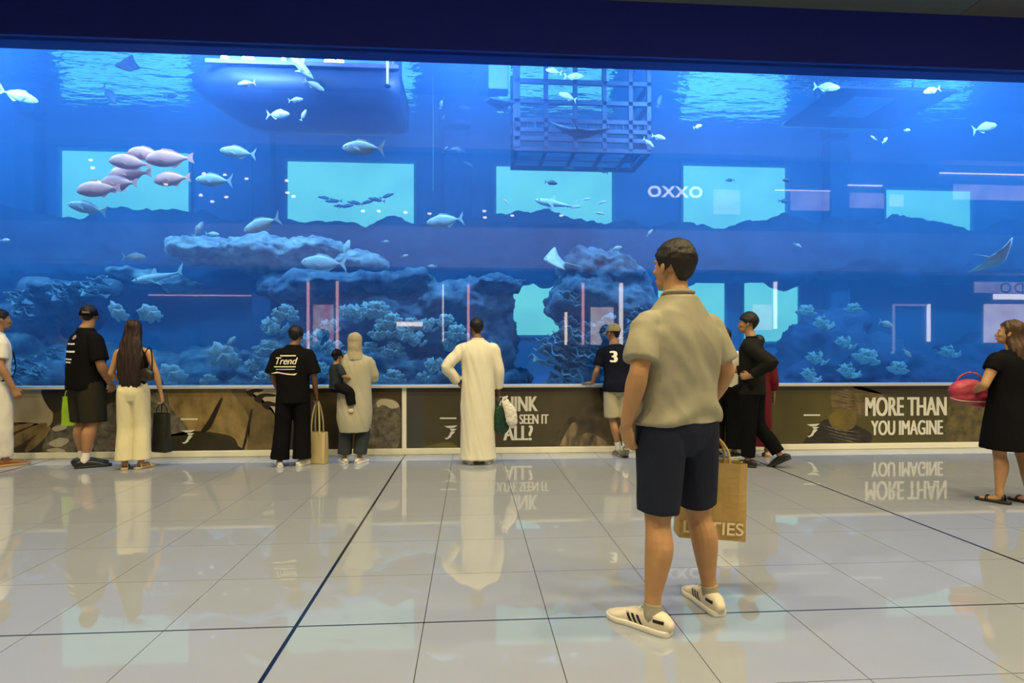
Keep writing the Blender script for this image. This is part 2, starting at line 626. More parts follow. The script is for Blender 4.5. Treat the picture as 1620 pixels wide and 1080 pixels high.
class Person:
    def __init__(s, loc, yaw, H=1.8, label='', build=1.0, pose=None, skin='fair', head_rot=(0, 0, 0), feet=(10, -10),
                 hands=None, vox=0.0065, group=None, cat='person', toe=(0, 0), hs=1.0):
        """feet: yaw in degrees of left and right toe (positive turns left); head_rot: pitch, roll, yaw in degrees"""
        s.root = empty('person', loc, yaw)
        s.root['label'] = label
        s.root['category'] = cat
        if group:
            s.root['group'] = group
        s.k = H / 1.8
        s.hs = hs
        s.J = {a: Vector(b) for a, b in J0.items()}
        for a, b in (pose or {}).items():
            s.J[a] = Vector(b)
        s.b = build
        s.R = Euler((math.radians(head_rot[0]), math.radians(head_rot[1]), math.radians(head_rot[2])), 'XYZ').to_matrix()
        s.feet = {'L': feet[0], 'R': feet[1]}
        s.toe = {'L': toe[0], 'R': toe[1]}
        s.vox = vox
        s.skin = SKIN[skin]
        s.hands = hands or {}
        s.base = {sd: Vector((s.J['an' + sd].x, s.J['an' + sd].y, 0.0 if s.toe[sd] else s.J['an' + sd].z - 0.085)) for sd in 'LR'}
        for sd in 'LR':
            if s.toe[sd]:
                s.J['an' + sd] = s.foot_frame(sd)(0, 0, 0.085)
        s.body_mesh()

    # -- plumbing
    def add(s, name, me, m, parent=None):
        """me: mesh or bmesh in unscaled person space"""
        if isinstance(me, bmesh.types.BMesh):
            o = obj(name, me, m, parent or s.root, smooth=True)
        else:
            o = link(name, me, m, parent or s.root)
        for v in o.data.vertices:
            v.co *= s.k
        o.data.update()
        return o

    def hp(s, p):
        """head space -> person space"""
        return s.J['head'] + s.R @ (Vector(p) * s.hs)

    def hell(s, bm, c, r, sub=3, rot=None):
        R = s.R if rot is None else s.R @ rot
        return ellipsoid(bm, s.hp(c), [q * s.hs for q in r], R, sub)

    # -- body
    def hand(s, bm, side):
        h = s.hands.get(side, {})
        w = s.J['wr' + side]
        el = s.J['el' + side]
        d = Vector(h.get('d', (w - el))).normalized()
        sg = 1 if side == 'R' else -1
        n = Vector(h.get('n', (-sg, 0, 0)))
        n = (n - d * n.dot(d)).normalized()
        t = Vector(h.get('t', (0, 1, 0)))
        t = (t - d * t.dot(d) - n * t.dot(n)).normalized()
        c = h.get('curl', 0.28)
        # palm
        tube(bm, [w - d * 0.02, w + d * 0.02, w + d * 0.06, w + d * 0.098],
             [(0.024, 0.021), (0.031, 0.018), (0.041, 0.0165), (0.041, 0.014)], ref=t, sub=2, n=12)
        for i, L in enumerate((0.078, 0.086, 0.080, 0.062)):
            p = w + d * (0.094 - 0.004 * abs(i - 1)) + t * (0.031 - 0.0205 * i)
            a = 0.10
            pts, rr = [p - d * 0.02, p], [0.0098, 0.0098]
            for q, f in enumerate((0.45, 0.32, 0.23)):
                a += c * (1.0 if q else 0.7)
                p = p + (d * math.cos(a) + n * math.sin(a)) * (L * f)
                pts.append(p)
                rr.append((0.0092, 0.0084, 0.0074)[q])
            tube(bm, pts, rr, ref=t, sub=2, n=8)
        b = w + d * 0.028 + t * 0.026
        q = (d * 0.62 + t * 0.6 + n * 0.25).normalized()
        tube(bm, [b - q * 0.02, b + q * 0.035, b + q * 0.035 + (d * 0.85 + t * 0.25 + n * 0.35).normalized() * 0.03,
                  b + q * 0.035 + (d * 0.9 + n * 0.4).normalized() * 0.058], [0.015, 0.0125, 0.0105, 0.008], ref=n, sub=2, n=8)

    def body_mesh(s):
        J, B = s.J, s.b
        bm = bmesh.new()
        # head: skull, face, jaw, nose, brow, lips, ears
        s.hell(bm, (0, -0.012, 0.035), (0.074, 0.094, 0.084))
        s.hell(bm, (0, 0.022, -0.01), (0.066, 0.072, 0.088))
        s.hell(bm, (0, 0.044, -0.066), (0.049, 0.046, 0.043))
        s.hell(bm, (0, 0.072, -0.094), (0.022, 0.018, 0.016), 2)
        tube(bm, [s.hp((0, 0.083, 0.022)), s.hp((0, 0.096, -0.010)), s.hp((0, 0.104, -0.029)), s.hp((0, 0.095, -0.037))],
             [0.009, 0.011, 0.0135, 0.012], ref=s.R @ Vector((1, 0, 0)), sub=2, n=8)
        for x in (-1, 1):
            s.hell(bm, (x * 0.012, 0.094, -0.034), (0.008, 0.009, 0.007), 2)
            s.hell(bm, (x * 0.030, 0.079, 0.028), (0.024, 0.014, 0.009), 2)
            s.hell(bm, (x * 0.040, 0.066, -0.022), (0.022, 0.020, 0.018), 2)
            rot = Euler((0.15, 0, x * 0.35)).to_matrix()
            s.hell(bm, (x * 0.077, -0.004, -0.006), (0.009, 0.019, 0.031), 2, rot)
            s.hell(bm, (x * 0.076, 0.000, -0.028), (0.008, 0.011, 0.012), 2)
        s.hell(bm, (0, 0.089, -0.058), (0.023, 0.012, 0.007), 2)
        s.hell(bm, (0, 0.087, -0.069), (0.020, 0.012, 0.007), 2)
        # neck
        nb = J['neck']
        tube(bm, [nb + Vector((0, -0.005, -0.06)), nb + Vector((0, -0.002, 0.02)), s.hp((0, -0.02, -0.10)), s.hp((0, -0.012, -0.03))],
             [0.075 * B, 0.060 * (0.5 + B / 2), 0.054 * (0.5 + B / 2), 0.055], sub=3, n=16)
        for sd in 'LR':
            tube(bm, [nb + Vector((0, -0.01, 0.01)), nb.lerp(J['sh' + sd], 0.5) + Vector((0, -0.01, 0.0)), J['sh' + sd]], [0.036, 0.034, 0.040], n=12)
        # trunk
        hip = (J['hipL'] + J['hipR']) / 2
        sh = (J['shL'] + J['shR']) / 2
        wx = (J['shR'] - J['shL']).length / 2
        ax = (J['shR'] - J['shL']).normalized()
        tr = lambda t, dy=0: hip.lerp(sh, t) + Vector((0, dy, 0))
        tube(bm, [tr(-0.06), tr(0.1), tr(0.35), tr(0.65), tr(0.88), tr(1.0), tr(1.08)],
             [(0.125 * B, 0.085 * B), (0.145 * B, 0.10 * B), (0.125 * B, 0.085 * B), (0.145 * B, 0.095 * B), (wx * 0.86, 0.085), (wx * 0.72, 0.065), (0.075, 0.055)],
             sub=2, n=20, ref=ax)
        for sd, sg in (('R', 1), ('L', -1)):
            a, e, w = J['sh' + sd], J['el' + sd], J['wr' + sd]
            tube(bm, [a + Vector((-sg * 0.05, 0, 0.0)), a, a.lerp(e, 0.35), a.lerp(e, 0.75), e], [0.05 * B, 0.052 * B, 0.049 * B, 0.041 * B, 0.038 * B], n=14)
            ref = s.hands.get(sd, {}).get('t', (0, 1, 0))
            tube(bm, [e, e.lerp(w, 0.25), e.lerp(w, 0.6), w], [0.0385 * B, (0.044 * B, 0.041 * B), (0.036 * B, 0.032 * B), (0.029 * B, 0.023 * B)], n=14, ref=ref)
            s.hand(bm, sd)
            h, kn, an = J['hip' + sd], J['kn' + sd], J['an' + sd]
            tube(bm, [h, h.lerp(kn, 0.3), h.lerp(kn, 0.75), kn], [0.085 * B, 0.084 * B, 0.066 * B, 0.055 * B], n=16)
            sh_d = (an - kn)
            back = Vector((0, -0.022, 0))
            tube(bm, [kn, kn.lerp(an, 0.13) + back * 0.3, kn.lerp(an, 0.32) + back, kn.lerp(an, 0.55) + back * 0.6, kn.lerp(an, 0.82), an],
                 [0.054 * B, 0.052 * B, (0.056 * B, 0.060 * B), (0.049 * B, 0.050 * B), 0.036 * (0.4 + 0.6 * B), 0.036], n=16)
            f = s.foot_frame(sd)
            tube(bm, [an, f(0, 0.0, 0.05), f(0, 0.07, 0.034), f(0, 0.15, 0.024)], [0.033, 0.031, (0.033, 0.027), (0.037, 0.018)], n=12, ref=f.x)
        me = voxel(bm, s.vox, 3, 0.5)
        s.body = s.add('body', me, s.skin)
        # eyes and lips as small parts of the face
        for x in (-1, 1):
            bm = bmesh.new()
            s.hell(bm, (x * 0.031, 0.0805, 0.008), (0.010, 0.0065, 0.0048), 2)
            e = s.add('eye', bm, EYE_W, s.body)
            bm = bmesh.new()
            s.hell(bm, (x * 0.031, 0.0842, 0.008), (0.0052, 0.004, 0.0046), 2)
            s.add('iris', bm, EYE_D, s.body)
        bm = bmesh.new()
        s.hell(bm, (0, 0.0925, -0.0635), (0.021, 0.0105, 0.0105), 2)
        s.add('lips', bm, LIP, s.body)

    def foot_frame(s, sd):
        an = s.J['an' + sd]
        a = math.radians(s.feet[sd])
        y = Vector((-math.sin(a), math.cos(a), 0))
        x = Vector((math.cos(a), math.sin(a), 0))
        p = math.radians(s.toe[sd])          # heel lift
        base = s.base[sd]

        def f(u, v, z):
            if p:
                # rotate about the ball of the foot (v = 0.14)
                dv, dz = v - 0.14, z
                v2 = 0.14 + dv * math.cos(p) + dz * math.sin(p)
                z2 = dz * math.cos(p) - dv * math.sin(p)
                off = -0.215 * math.sin(p) * 0
                return base + x * u + y * v2 + Vector((0, 0, z2 - 0.14 * math.sin(p) * 0 + off))
            return base + x * u + y * v + Vector((0, 0, z))
        f.x, f.y = x, y
        return f

    # -- hair and hats
    def hair_cap(s, m, front=0.062, side=0.005, nape=-0.075, grow=0.012, top=0.0, name='hair', rough=0.004):
        bm = bmesh.new()
        res = bmesh.ops.create_icosphere(bm, subdivisions=5, radius=1.0)
        keep = []
        for v in bm.verts:
            d = v.co.copy()
            ang = math.atan2(d.x, d.y)            # 0 = front
            a = abs(ang)
            if a < 0.9:
                zl = front - 0.02 * (a / 0.9)
            elif a < 1.45:
                u = (a - 0.9) / 0.55
                zl = (front - 0.02) * (1 - u) + (side - 0.03) * u
            elif a < 2.0:
                u = (a - 1.45) / 0.55
                zl = (side - 0.03) * (1 - u) + (side + 0.005) * u
                zl = max(zl, side - 0.03)
            else:
                u = (a - 2.0) / (math.pi - 2.0)
                zl = (side + 0.005) * (1 - u) ** 2.6 + nape * (1 - (1 - u) ** 2.6)
            # combined skull surface
            c = Vector((0, -0.012, 0.035))
            r = Vector((0.074 + grow, 0.094 + grow, 0.084 + grow + top * max(d.z, 0)))
            if d.z < 0:
                r.z = 0.125
                k = 1 - 0.16 * max(0, -d.z)
                co = c + Vector((d.x * r.x * k, d.y * r.y * k, d.z * r.z))
            else:
                co = c + Vector((d.x * r.x, d.y * r.y, d.z * r.z))
            keep.append(co.z > zl)
            co += d * (rough * noise.noise(co * 60) + rough * 0.8 * noise.noise(co * 25))
            v.co = co
        bm.verts.ensure_lookup_table()
        dele = [v for v, q in zip(bm.verts, keep) if not q]
        bmesh.ops.delete(bm, geom=dele, context='VERTS')
        # thickness inward
        ret = bmesh.ops.extrude_face_region(bm, geom=bm.faces[:])
        for g in ret['geom']:
            if isinstance(g, bmesh.types.BMVert):
                c = Vector((0, -0.012, 0.02))
                g.co = c + (g.co - c) * 0.82
        for v in bm.verts:
            v.co = s.hp(v.co)
        return s.add(name, bm, m)

    def cap(s, m, back=False, band=None, low=0.022, logo=None):
        bm = bmesh.new()
        bmesh.ops.create_icosphere(bm, subdivisions=4, radius=1.0)
        dele = []
        for v in bm.verts:
            d = v.co.copy()
            co = Vector((0, -0.010, low)) + Vector((d.x * 0.090, d.y * 0.110, d.z * 0.112))
            if d.z < -0.12:
                dele.append(v)
            elif d.z < 0.25:
                co.z = low + d.z * 0.09
            v.co = co
        bmesh.ops.delete(bm, geom=dele, context='VERTS')
        ret = bmesh.ops.extrude_face_region(bm, geom=bm.faces[:])
        for g in ret['geom']:
            if isinstance(g, bmesh.types.BMVert):
                g.co = Vector((0, -0.01, low)) + (g.co - Vector((0, -0.01, low))) * 0.95
        for v in bm.verts:
            v.co = s.hp(v.co)
        c = s.add('cap', bm, m)
        # brim
        bm = bmesh.new()
        sg = -1 if back else 1
        top, bot = [], []
        N = 14
        rows = []
        for r in range(4):
            u = r / 3
            row = []
            for k in range(N + 1):
                a = -1.15 + 2.3 * k / N
                x = math.sin(a) * (0.086 + 0.0 * u)
                y = math.cos(a) * 0.105 + u * 0.078 * math.cos(a * 0.9) - 0.01
                z = low - 0.002 - 0.018 * u - 0.25 * x * x * (1 + u) * 6
                row.append((x, sg * y if sg > 0 else -y - 0.02, z))
            rows.append(row)
        V = [[[bm.verts.new(s.hp((p[0], p[1], p[2] + dz))) for p in row] for row in rows] for dz in (0.003, -0.003)]
        for q in V:
            for r in range(3):
                for k in range(N):
                    bm.faces.new((q[r][k], q[r][k + 1], q[r + 1][k + 1], q[r + 1][k]))
        for k in range(N):
            bm.faces.new((V[0][3][k], V[0][3][k + 1], V[1][3][k + 1], V[1][3][k]))
        for r in range(3):
            bm.faces.new((V[0][r][0], V[0][r + 1][0], V[1][r + 1][0], V[1][r][0]))
            bm.faces.new((V[0][r][N], V[0][r + 1][N], V[1][r + 1][N], V[1][r][N]))
        s.add('brim', bm, m, c)
        bm = bmesh.new()
        s.hell(bm, (0, -0.010, low + 0.113), (0.009, 0.009, 0.006), 2)
        s.add('button', bm, m, c)
        if logo is not None:
            bm = bmesh.new()
            for a in range(9):
                an = -0.34 + a * 0.085
                s.hell(bm, (math.sin(an) * 0.093, -0.010 - math.cos(an) * 0.112, low + 0.035 + 0.004 * math.sin(a * 2.1)), (0.006, 0.004, 0.011), 2)
            s.add('cap_badge', bm, logo, c)
        return c

    def long_hair(s, m, rows, lock=0.010, name='hair'):
        """rows (z rel head, y, rx, ry) lofted down the back"""
        bm = bmesh.new()
        s.hell(bm, (0, -0.016, 0.038), (0.089, 0.104, 0.098), 4)
        pts = [s.hp((0, r[1], r[0])) if r[0] > -0.12 else s.J['head'] + Vector((r[4] if len(r) > 4 else 0, r[1], r[0])) for r in rows]
        tube(bm, pts, [(r[2], r[3]) for r in rows], n=28, sub=4, power=2.2)
        # open the face again by cutting the front
        me = voxel(bm, 0.008, 3, 0.5)

        def fn(co, n):
            return lock * noise.noise(Vector((co.x * 55, co.y * 30, co.z * 5))) + 0.5 * lock * noise.noise(Vector((co.x * 120, co.y * 60, co.z * 7)))
        displace(me, fn)
        bm = bmesh.new()
        bm.from_mesh(me)
        inv = s.R.inverted()
        dele = []
        for v in bm.verts:
            q = inv @ (v.co - s.J['head'])
            if q.y > 0.035 + 0.02 * max(0, (q.z - 0.03)) / 0.05 and q.z < 0.065 and q.z > -0.16:
                dele.append(v)
        bmesh.ops.delete(bm, geom=dele, context='VERTS')
        return s.add(name, bm, m)

    # -- clothes
    def wrinkle(s, me, amp=0.006, sc=(9, 9, 5), seed=0.0, hem=None):
        o = Vector((seed * 7.3, seed * 3.1, seed * 5.7))

        def fn(co, n):
            q = Vector((co.x * sc[0] + co.z * 2.0, co.y * sc[1], co.z * sc[2] + co.x * 3.0)) + o
            a = noise.noise(q)
            b = noise.noise(q * 2.3 + Vector((5, 1, 2)))
            return amp * ((1 - abs(a) * 2) * 0.6 + 0.5 * b)
        displace(me, fn)

    def top(s, m, rows, sleeve=None, name='shirt', vox=0.009, amp=0.005, seed=0.0, power=2.5, sc=(9, 9, 5), sm=4, shoulder=None, extra=None, lean=True):
        """rows (z, rx, ry[, cy]) from hem to neck; sleeve: list of (t along arm 0..2, radius) per side"""
        J = s.J
        hip = (J['hipL'] + J['hipR']) / 2
        sh = (J['shL'] + J['shR']) / 2 + Vector((0, 0, 0.045))
        ax = (J['shR'] - J['shL'])
        ax.z *= 0.5
        ax.normalize()
        bm = bmesh.new()
        pts, rr = [], []
        for r in rows:
            t = (r[0] - 0.93) / (1.445 - 0.93)
            c = hip.lerp(sh, t) if t > 0 else hip + Vector((0, 0, r[0] - 0.93))
            c = Vector((c.x + (r[4] if len(r) > 4 else 0), c.y + (r[3] if len(r) > 3 else 0), c.z if t > 0 else r[0] + (hip.z - 0.93)))
            pts.append(c)
            rr.append((r[1], r[2]))
        tube(bm, pts, rr, n=32, ref=ax, flat=(True, True), sub=3, power=power)
        for sd in 'LR':
            sl = sleeve if not isinstance(sleeve, dict) else sleeve[sd]
            if sl is None:
                continue
            a, e, w = J['sh' + sd], J['el' + sd], J['wr' + sd]
            sg = 1 if sd == 'R' else -1
            inner = a.lerp(sh - Vector((0, 0, 0.03)), 0.5)
            P = [inner]
            Q = [sl[0][1] * 0.95]
            for t, r in sl:
                P.append(a.lerp(e, t) if t <= 1 else e.lerp(w, t - 1))
                Q.append(r)
            tube(bm, P, Q, n=20, flat=(False, True), sub=3, ref=(0, 1, 0))
        if extra:
            extra(bm)
        me = voxel(bm, vox, sm, 0.5)
        s.wrinkle(me, amp, sc, seed)
        return s.add(name, me, m)

    def legs(s, m, tl, name='trousers', waist=1.0, wr=(0.165, 0.115), hipr=(0.18, 0.128), vox=0.009, amp=0.005, seed=1.0, sc=(9, 9, 4), power=2.3, sm=4):
        """tl: list of (t 0..2 along leg, rx, ry)"""
        J = s.J
        hip = (J['hipL'] + J['hipR']) / 2
        bm = bmesh.new()
        ax = (J['hipR'] - J['hipL']).normalized()
        tube(bm, [hip + Vector((0, 0, waist - 0.93)), hip + Vector((0, 0, 0.01)), hip + Vector((0, -0.004, -0.05))],
             [wr, hipr, (hipr[0] * 0.97, hipr[1] * 0.97)], n=28, ref=ax, flat=(True, False), sub=3, power=2.3)
        for sd in 'LR':
            h, kn, an = J['hip' + sd], J['kn' + sd], J['an' + sd]
            P, Q = [h + Vector((0, 0, 0.02))], [(tl[0][1] * 0.97, tl[0][2])]
            for t, a, b in tl:
                P.append(h.lerp(kn, t) if t <= 1 else kn.lerp(an, t - 1))
                Q.append((a, b))
            tube(bm, P, Q, n=22, flat=(False, True), sub=3, power=power)
        me = voxel(bm, vox, sm, 0.5)
        s.wrinkle(me, amp, sc, seed)
        return s.add(name, me, m)

    def collar(s, m, r=0.068, z=0.035, thick=0.010):
        nb = s.J['neck']
        bm = bmesh.new()
        N, M = 28, 8
        V = []
        for i in range(N):
            a = 2 * math.pi * i / N
            c = nb + Vector((math.cos(a) * r, math.sin(a) * (r * 0.98) + 0.004, z - 0.03 * max(0, math.sin(a))))
            u = Vector((math.cos(a), math.sin(a), 0))
            V.append([bm.verts.new(c + u * (thick * math.cos(2 * math.pi * k / M)) + Vector((0, 0, 1.3 * thick * math.sin(2 * math.pi * k / M)))) for k in range(M)])
        for i in range(N):
            for k in range(M):
                bm.faces.new((V[i][k], V[(i + 1) % N][k], V[(i + 1) % N][(k + 1) % M], V[i][(k + 1) % M]))
        return s.add('collar', bm, m, None)

    def sock(s, m, sd, h=0.10):
        an, kn = s.J['an' + sd], s.J['kn' + sd]
        d = (kn - an).normalized()
        bm = bmesh.new()
        tube(bm, [an - d * 0.02, an + d * (h * 0.5), an + d * h], [0.042, 0.041, 0.042 + 0.1 * max(0, h - 0.1)], n=16, flat=(False, True), sub=3)
        return s.add('sock', bm, m)

    def shoe(s, m, sd, sole_m, L=0.285, w=0.048, name='shoe', high=0.095, sole=0.026, sandal=False, open_back=False, heel=0.0):
        f = s.foot_frame(sd)
        bk = -0.075
        prof = [(0.0, 0.030, 0.82), (0.03, 0.036, 1.03), (0.10, 0.037, 1.0), (0.16, 0.037, 0.86), (0.19, 0.039, 0.72), (0.215, 0.0465, 0.60), (0.245, 0.0445, 0.48), (0.27, 0.034, 0.40), (0.285, 0.018, 0.30)]
        if sandal:
            prof = [(a, b, 0.40) for a, b, c in prof]
        sc = L / 0.285
        bm = bmesh.new()
        pts, rr = [], []
        for v, hw, hh in prof:
            top = high * hh
            z0 = 0.006 if not sandal else 0.004
            pts.append(f(0, bk + v * sc, (top + z0) / 2))
            rr.append((hw * w / 0.048, (top - z0) / 2))
        bm.free()
        if sandal:
            sh = s.sole_part(f, prof, bk, sc, w, sole, sole_m, name, None)
            for v0, wv, hz in ((0.045, 0.030, 0.075), (0.185, 0.045, 0.052)):
                bm = bmesh.new()
                P = [f(math.cos(a) * (wv + 0.006), bk + v0 * sc + 0.0, 0.012 + math.sin(a) * hz) for a in [math.pi * q / 10 for q in range(11)]]
                tube(bm, P, [(0.004, 0.011)] * 11, n=8, ref=(0, 0, 1), sub=1)
                s.add('strap', bm, m, sh)
            return sh, f
        bm = bmesh.new()
        if not sandal:
            tube(bm, pts, rr, n=20, ref=f.x, flat=(False, False), sub=3, power=2.6)
            # ankle opening collar
            tube(bm, [f(0, 0.0, high * 0.55), f(0, -0.004, high * 0.95)], [(0.040, 0.052), (0.039, 0.050)], n=18, ref=f.x, flat=(False, True), sub=3)
            me = voxel(bm, 0.005, 3, 0.5)
            sh = s.add(name, me, m)
        s.sole_part(f, prof, bk, sc, w, sole, sole_m, 'sole', sh)
        return sh, f

    def sole_part(s, f, prof, bk, sc, w, sole, sole_m, name, parent):
        bm = bmesh.new()
        # sole: outline extruded
        out = []
        for sgn in (1, -1):
            pf = [(-0.012, 0.012, 0), (-0.008, 0.022, 0)] + prof[:-1] + [(0.284, 0.024, 0), (0.292, 0.010, 0)]
            seq = pf if sgn == 1 else pf[::-1]
            for v, hw, hh in seq:
                out.append((sgn * (hw * w / 0.048 + 0.005), bk - 0.004 + v * sc * 1.02))
        lay = []
        for z, k in ((0.0, 0.94), (0.006, 1.0), (sole * 0.85, 1.0), (sole, 0.96)):
            lay.append([bm.verts.new(f(x * k, y, z)) for x, y in out])
        n = len(out)
        for a, b in zip(lay, lay[1:]):
            for q in range(n):
                bm.faces.new((a[q], a[(q + 1) % n], b[(q + 1) % n], b[q]))
        bm.faces.new(lay[0][::-1])
        bm.faces.new(lay[-1])
        return s.add(name, bm, sole_m, parent)

    def decal(s, me, target, origin, right, up, m, name='print', lift=0.004, parent=None):
        """lay a flat print on a garment; origin/right/up in unscaled person space; projected along right x up"""
        right, up = Vector(right).normalized(), Vector(up).normalized()
        nrm = right.cross(up)
        bm = bmesh.new()
        bm.from_mesh(me)
        xs = [v.co.x for v in bm.verts]
        ys = [v.co.y for v in bm.verts]
        for lo, hi, ax in ((min(xs), max(xs), 0), (min(ys), max(ys), 1)):
            n = max(2, int((hi - lo) / 0.015))
            for q in range(1, n):
                co = [0, 0, 0]
                no = [0, 0, 0]
                co[ax] = lo + (hi - lo) * q / n
                no[ax] = 1
                bmesh.ops.bisect_plane(bm, geom=bm.verts[:] + bm.edges[:] + bm.faces[:], plane_co=co, plane_no=no)
        tb = bmesh.new()
        tb.from_mesh(target.data)
        bvh = BVHTree.FromBMesh(tb)
        tb.free()
        o = Vector(origin)
        for v in bm.verts:
            p = (o + right * v.co.x + up * v.co.y) * s.k
            hit = bvh.ray_cast(p + nrm * 0.5, -nrm)
            q = hit[0] if hit[0] is not None else p
            v.co = (q + nrm * (lift + v.co.z)) / s.k
        bmesh.ops.triangulate(bm, faces=bm.faces[:])
        ob = s.add(name, bm, m, parent or target)
        ob.parent = parent or target
        return ob


TEE = [(0.84, 0.188, 0.128), (0.95, 0.178, 0.12), (1.08, 0.172, 0.116), (1.22, 0.182, 0.122), (1.33, 0.188, 0.122), (1.40, 0.172, 0.112), (1.445, 0.138, 0.092), (1.485, 0.094, 0.074), (1.515, 0.070, 0.064)]
SLV = [(0.0, 0.066), (0.2, 0.072), (0.45, 0.074), (0.72, 0.076)]


def bars_mesh(rects):
    bm = bmesh.new()
    for x0, x1, y0, y1 in rects:
        bm.faces.new([bm.verts.new((x, y, 0)) for x, y in ((x0, y0), (x1, y0), (x1, y1), (x0, y1))])
    me = bpy.data.meshes.new('bars')
    bm.to_mesh(me)
    bm.free()
    return me


def poly_mesh(polys):
    bm = bmesh.new()
    for p in polys:
        bm.faces.new([bm.verts.new((x, y, 0)) for x, y in p])
    bmesh.ops.triangulate(bm, faces=bm.faces[:])
    me = bpy.data.meshes.new('poly')
    bm.to_mesh(me)
    bm.free()
    return me
# ------------------------------------------------------------------ the people in the hall
def camdir(deg):
    return math.radians(deg) - YAW


def cam_xy(x, d):
    """camera-frame lateral offset and depth -> world floor point"""
    return Vector((math.sin(YAW) * d + math.cos(YAW) * x, math.cos(YAW) * d - math.sin(YAW) * x, 0))


def col_at(px, d):
    return cam_xy((px - 810) / FPX * d, d)


def fdepth(py):
    return CAM_H * FPX / (py - HOR)


white_rub = mat('white_rubber', (0.72, 0.70, 0.62), rough=0.5, var=0.05)
gum = mat('gum_sole', (0.36, 0.24, 0.10), rough=0.5)
black_rub = mat('black_rubber', (0.015, 0.015, 0.016), rough=0.5)
white_ink = mat('white_ink', (0.78, 0.77, 0.72), rough=0.7, var=0.04)
black_f = fabric('black', (0.0045, 0.0045, 0.006), spec=0.08)
black_f2 = fabric('black_warm', (0.006, 0.005, 0.005), spec=0.08)
white_sock = fabric('white_sock', (0.62, 0.60, 0.55))
dark_hair = hair_mat('black', (0.005, 0.004, 0.0035))
brown_hair = hair_mat('dark_brown', (0.009, 0.0055, 0.0035))

# ---- man in grey T-shirt, near the camera
grey_tee = fabric('grey_tee', (0.30, 0.283, 0.20), var=0.03, scale=30, bump=0.04)
navy_shorts = fabric('navy_shorts', (0.010, 0.014, 0.030), rough=0.75)
p = Person(col_at(1072, 2.83), camdir(26), 1.84, 'man in plain grey T-shirt and navy shorts with a kraft paper bag', build=1.12, skin='fair',
           pose=dict(anL=(-0.175, -0.03, 0.085), anR=(0.225, 0.02, 0.085), knL=(-0.118, 0.0, 0.50), knR=(0.165, 0.055, 0.50),
                     shL=(-0.185, -0.005, 1.38), shR=(0.185, -0.005, 1.38),
                     elL=(-0.262, -0.045, 1.17), wrL=(-0.262, 0.045, 0.935), elR=(0.268, -0.04, 1.165), wrR=(0.265, 0.15, 0.92), head=(0, 0.028, 1.660)),
           head_rot=(4, 0, 6), feet=(22, -14), vox=0.005,
           hands=dict(L=dict(d=(0.30, 0.22, -1), n=(1, 0.2, 0), curl=0.35), R=dict(d=(0, 0.1, -1), curl=1.25)))
sh = p.top(grey_tee, [(0.932, 0.215, 0.142), (0.98, 0.210, 0.139), (1.08, 0.198, 0.130), (1.20, 0.203, 0.134), (1.30, 0.208, 0.136), (1.37, 0.198, 0.130), (1.43, 0.168, 0.114), (1.48, 0.134, 0.100), (1.52, 0.096, 0.087), (1.548, 0.078, 0.077)],
           [(0.0, 0.066), (0.2, 0.075), (0.45, 0.077), (0.76, 0.078)], vox=0.0055, sm=12, amp=0.007, seed=2.0, sc=(7, 7, 5))
p.collar(grey_tee, r=0.074, z=0.050, thick=0.007)
# soft drag folds over the lower back of the T-shirt


def drag(co, n):
    z, x = co.z / p.k, co.x / p.k
    lo = max(0, min(1, (1.15 - z) / 0.18))
    f = math.sin(38 * (z + 0.55 * abs(x - 0.02) ** 1.5 * 2) + 3 * noise.noise(Vector((x * 5, z * 5, 1))))
    d = math.sin(26 * (x + 0.55 * (z - 1.1)) + 2.5 * noise.noise(Vector((x * 4, z * 3, 4))))
    hi = max(0, min(1, (z - 1.08) / 0.1)) * max(0, min(1, (1.42 - z) / 0.1))
    return (0.008 * lo * f + 0.006 * hi * d) * (1 if n.y < 0.3 else 0.3)


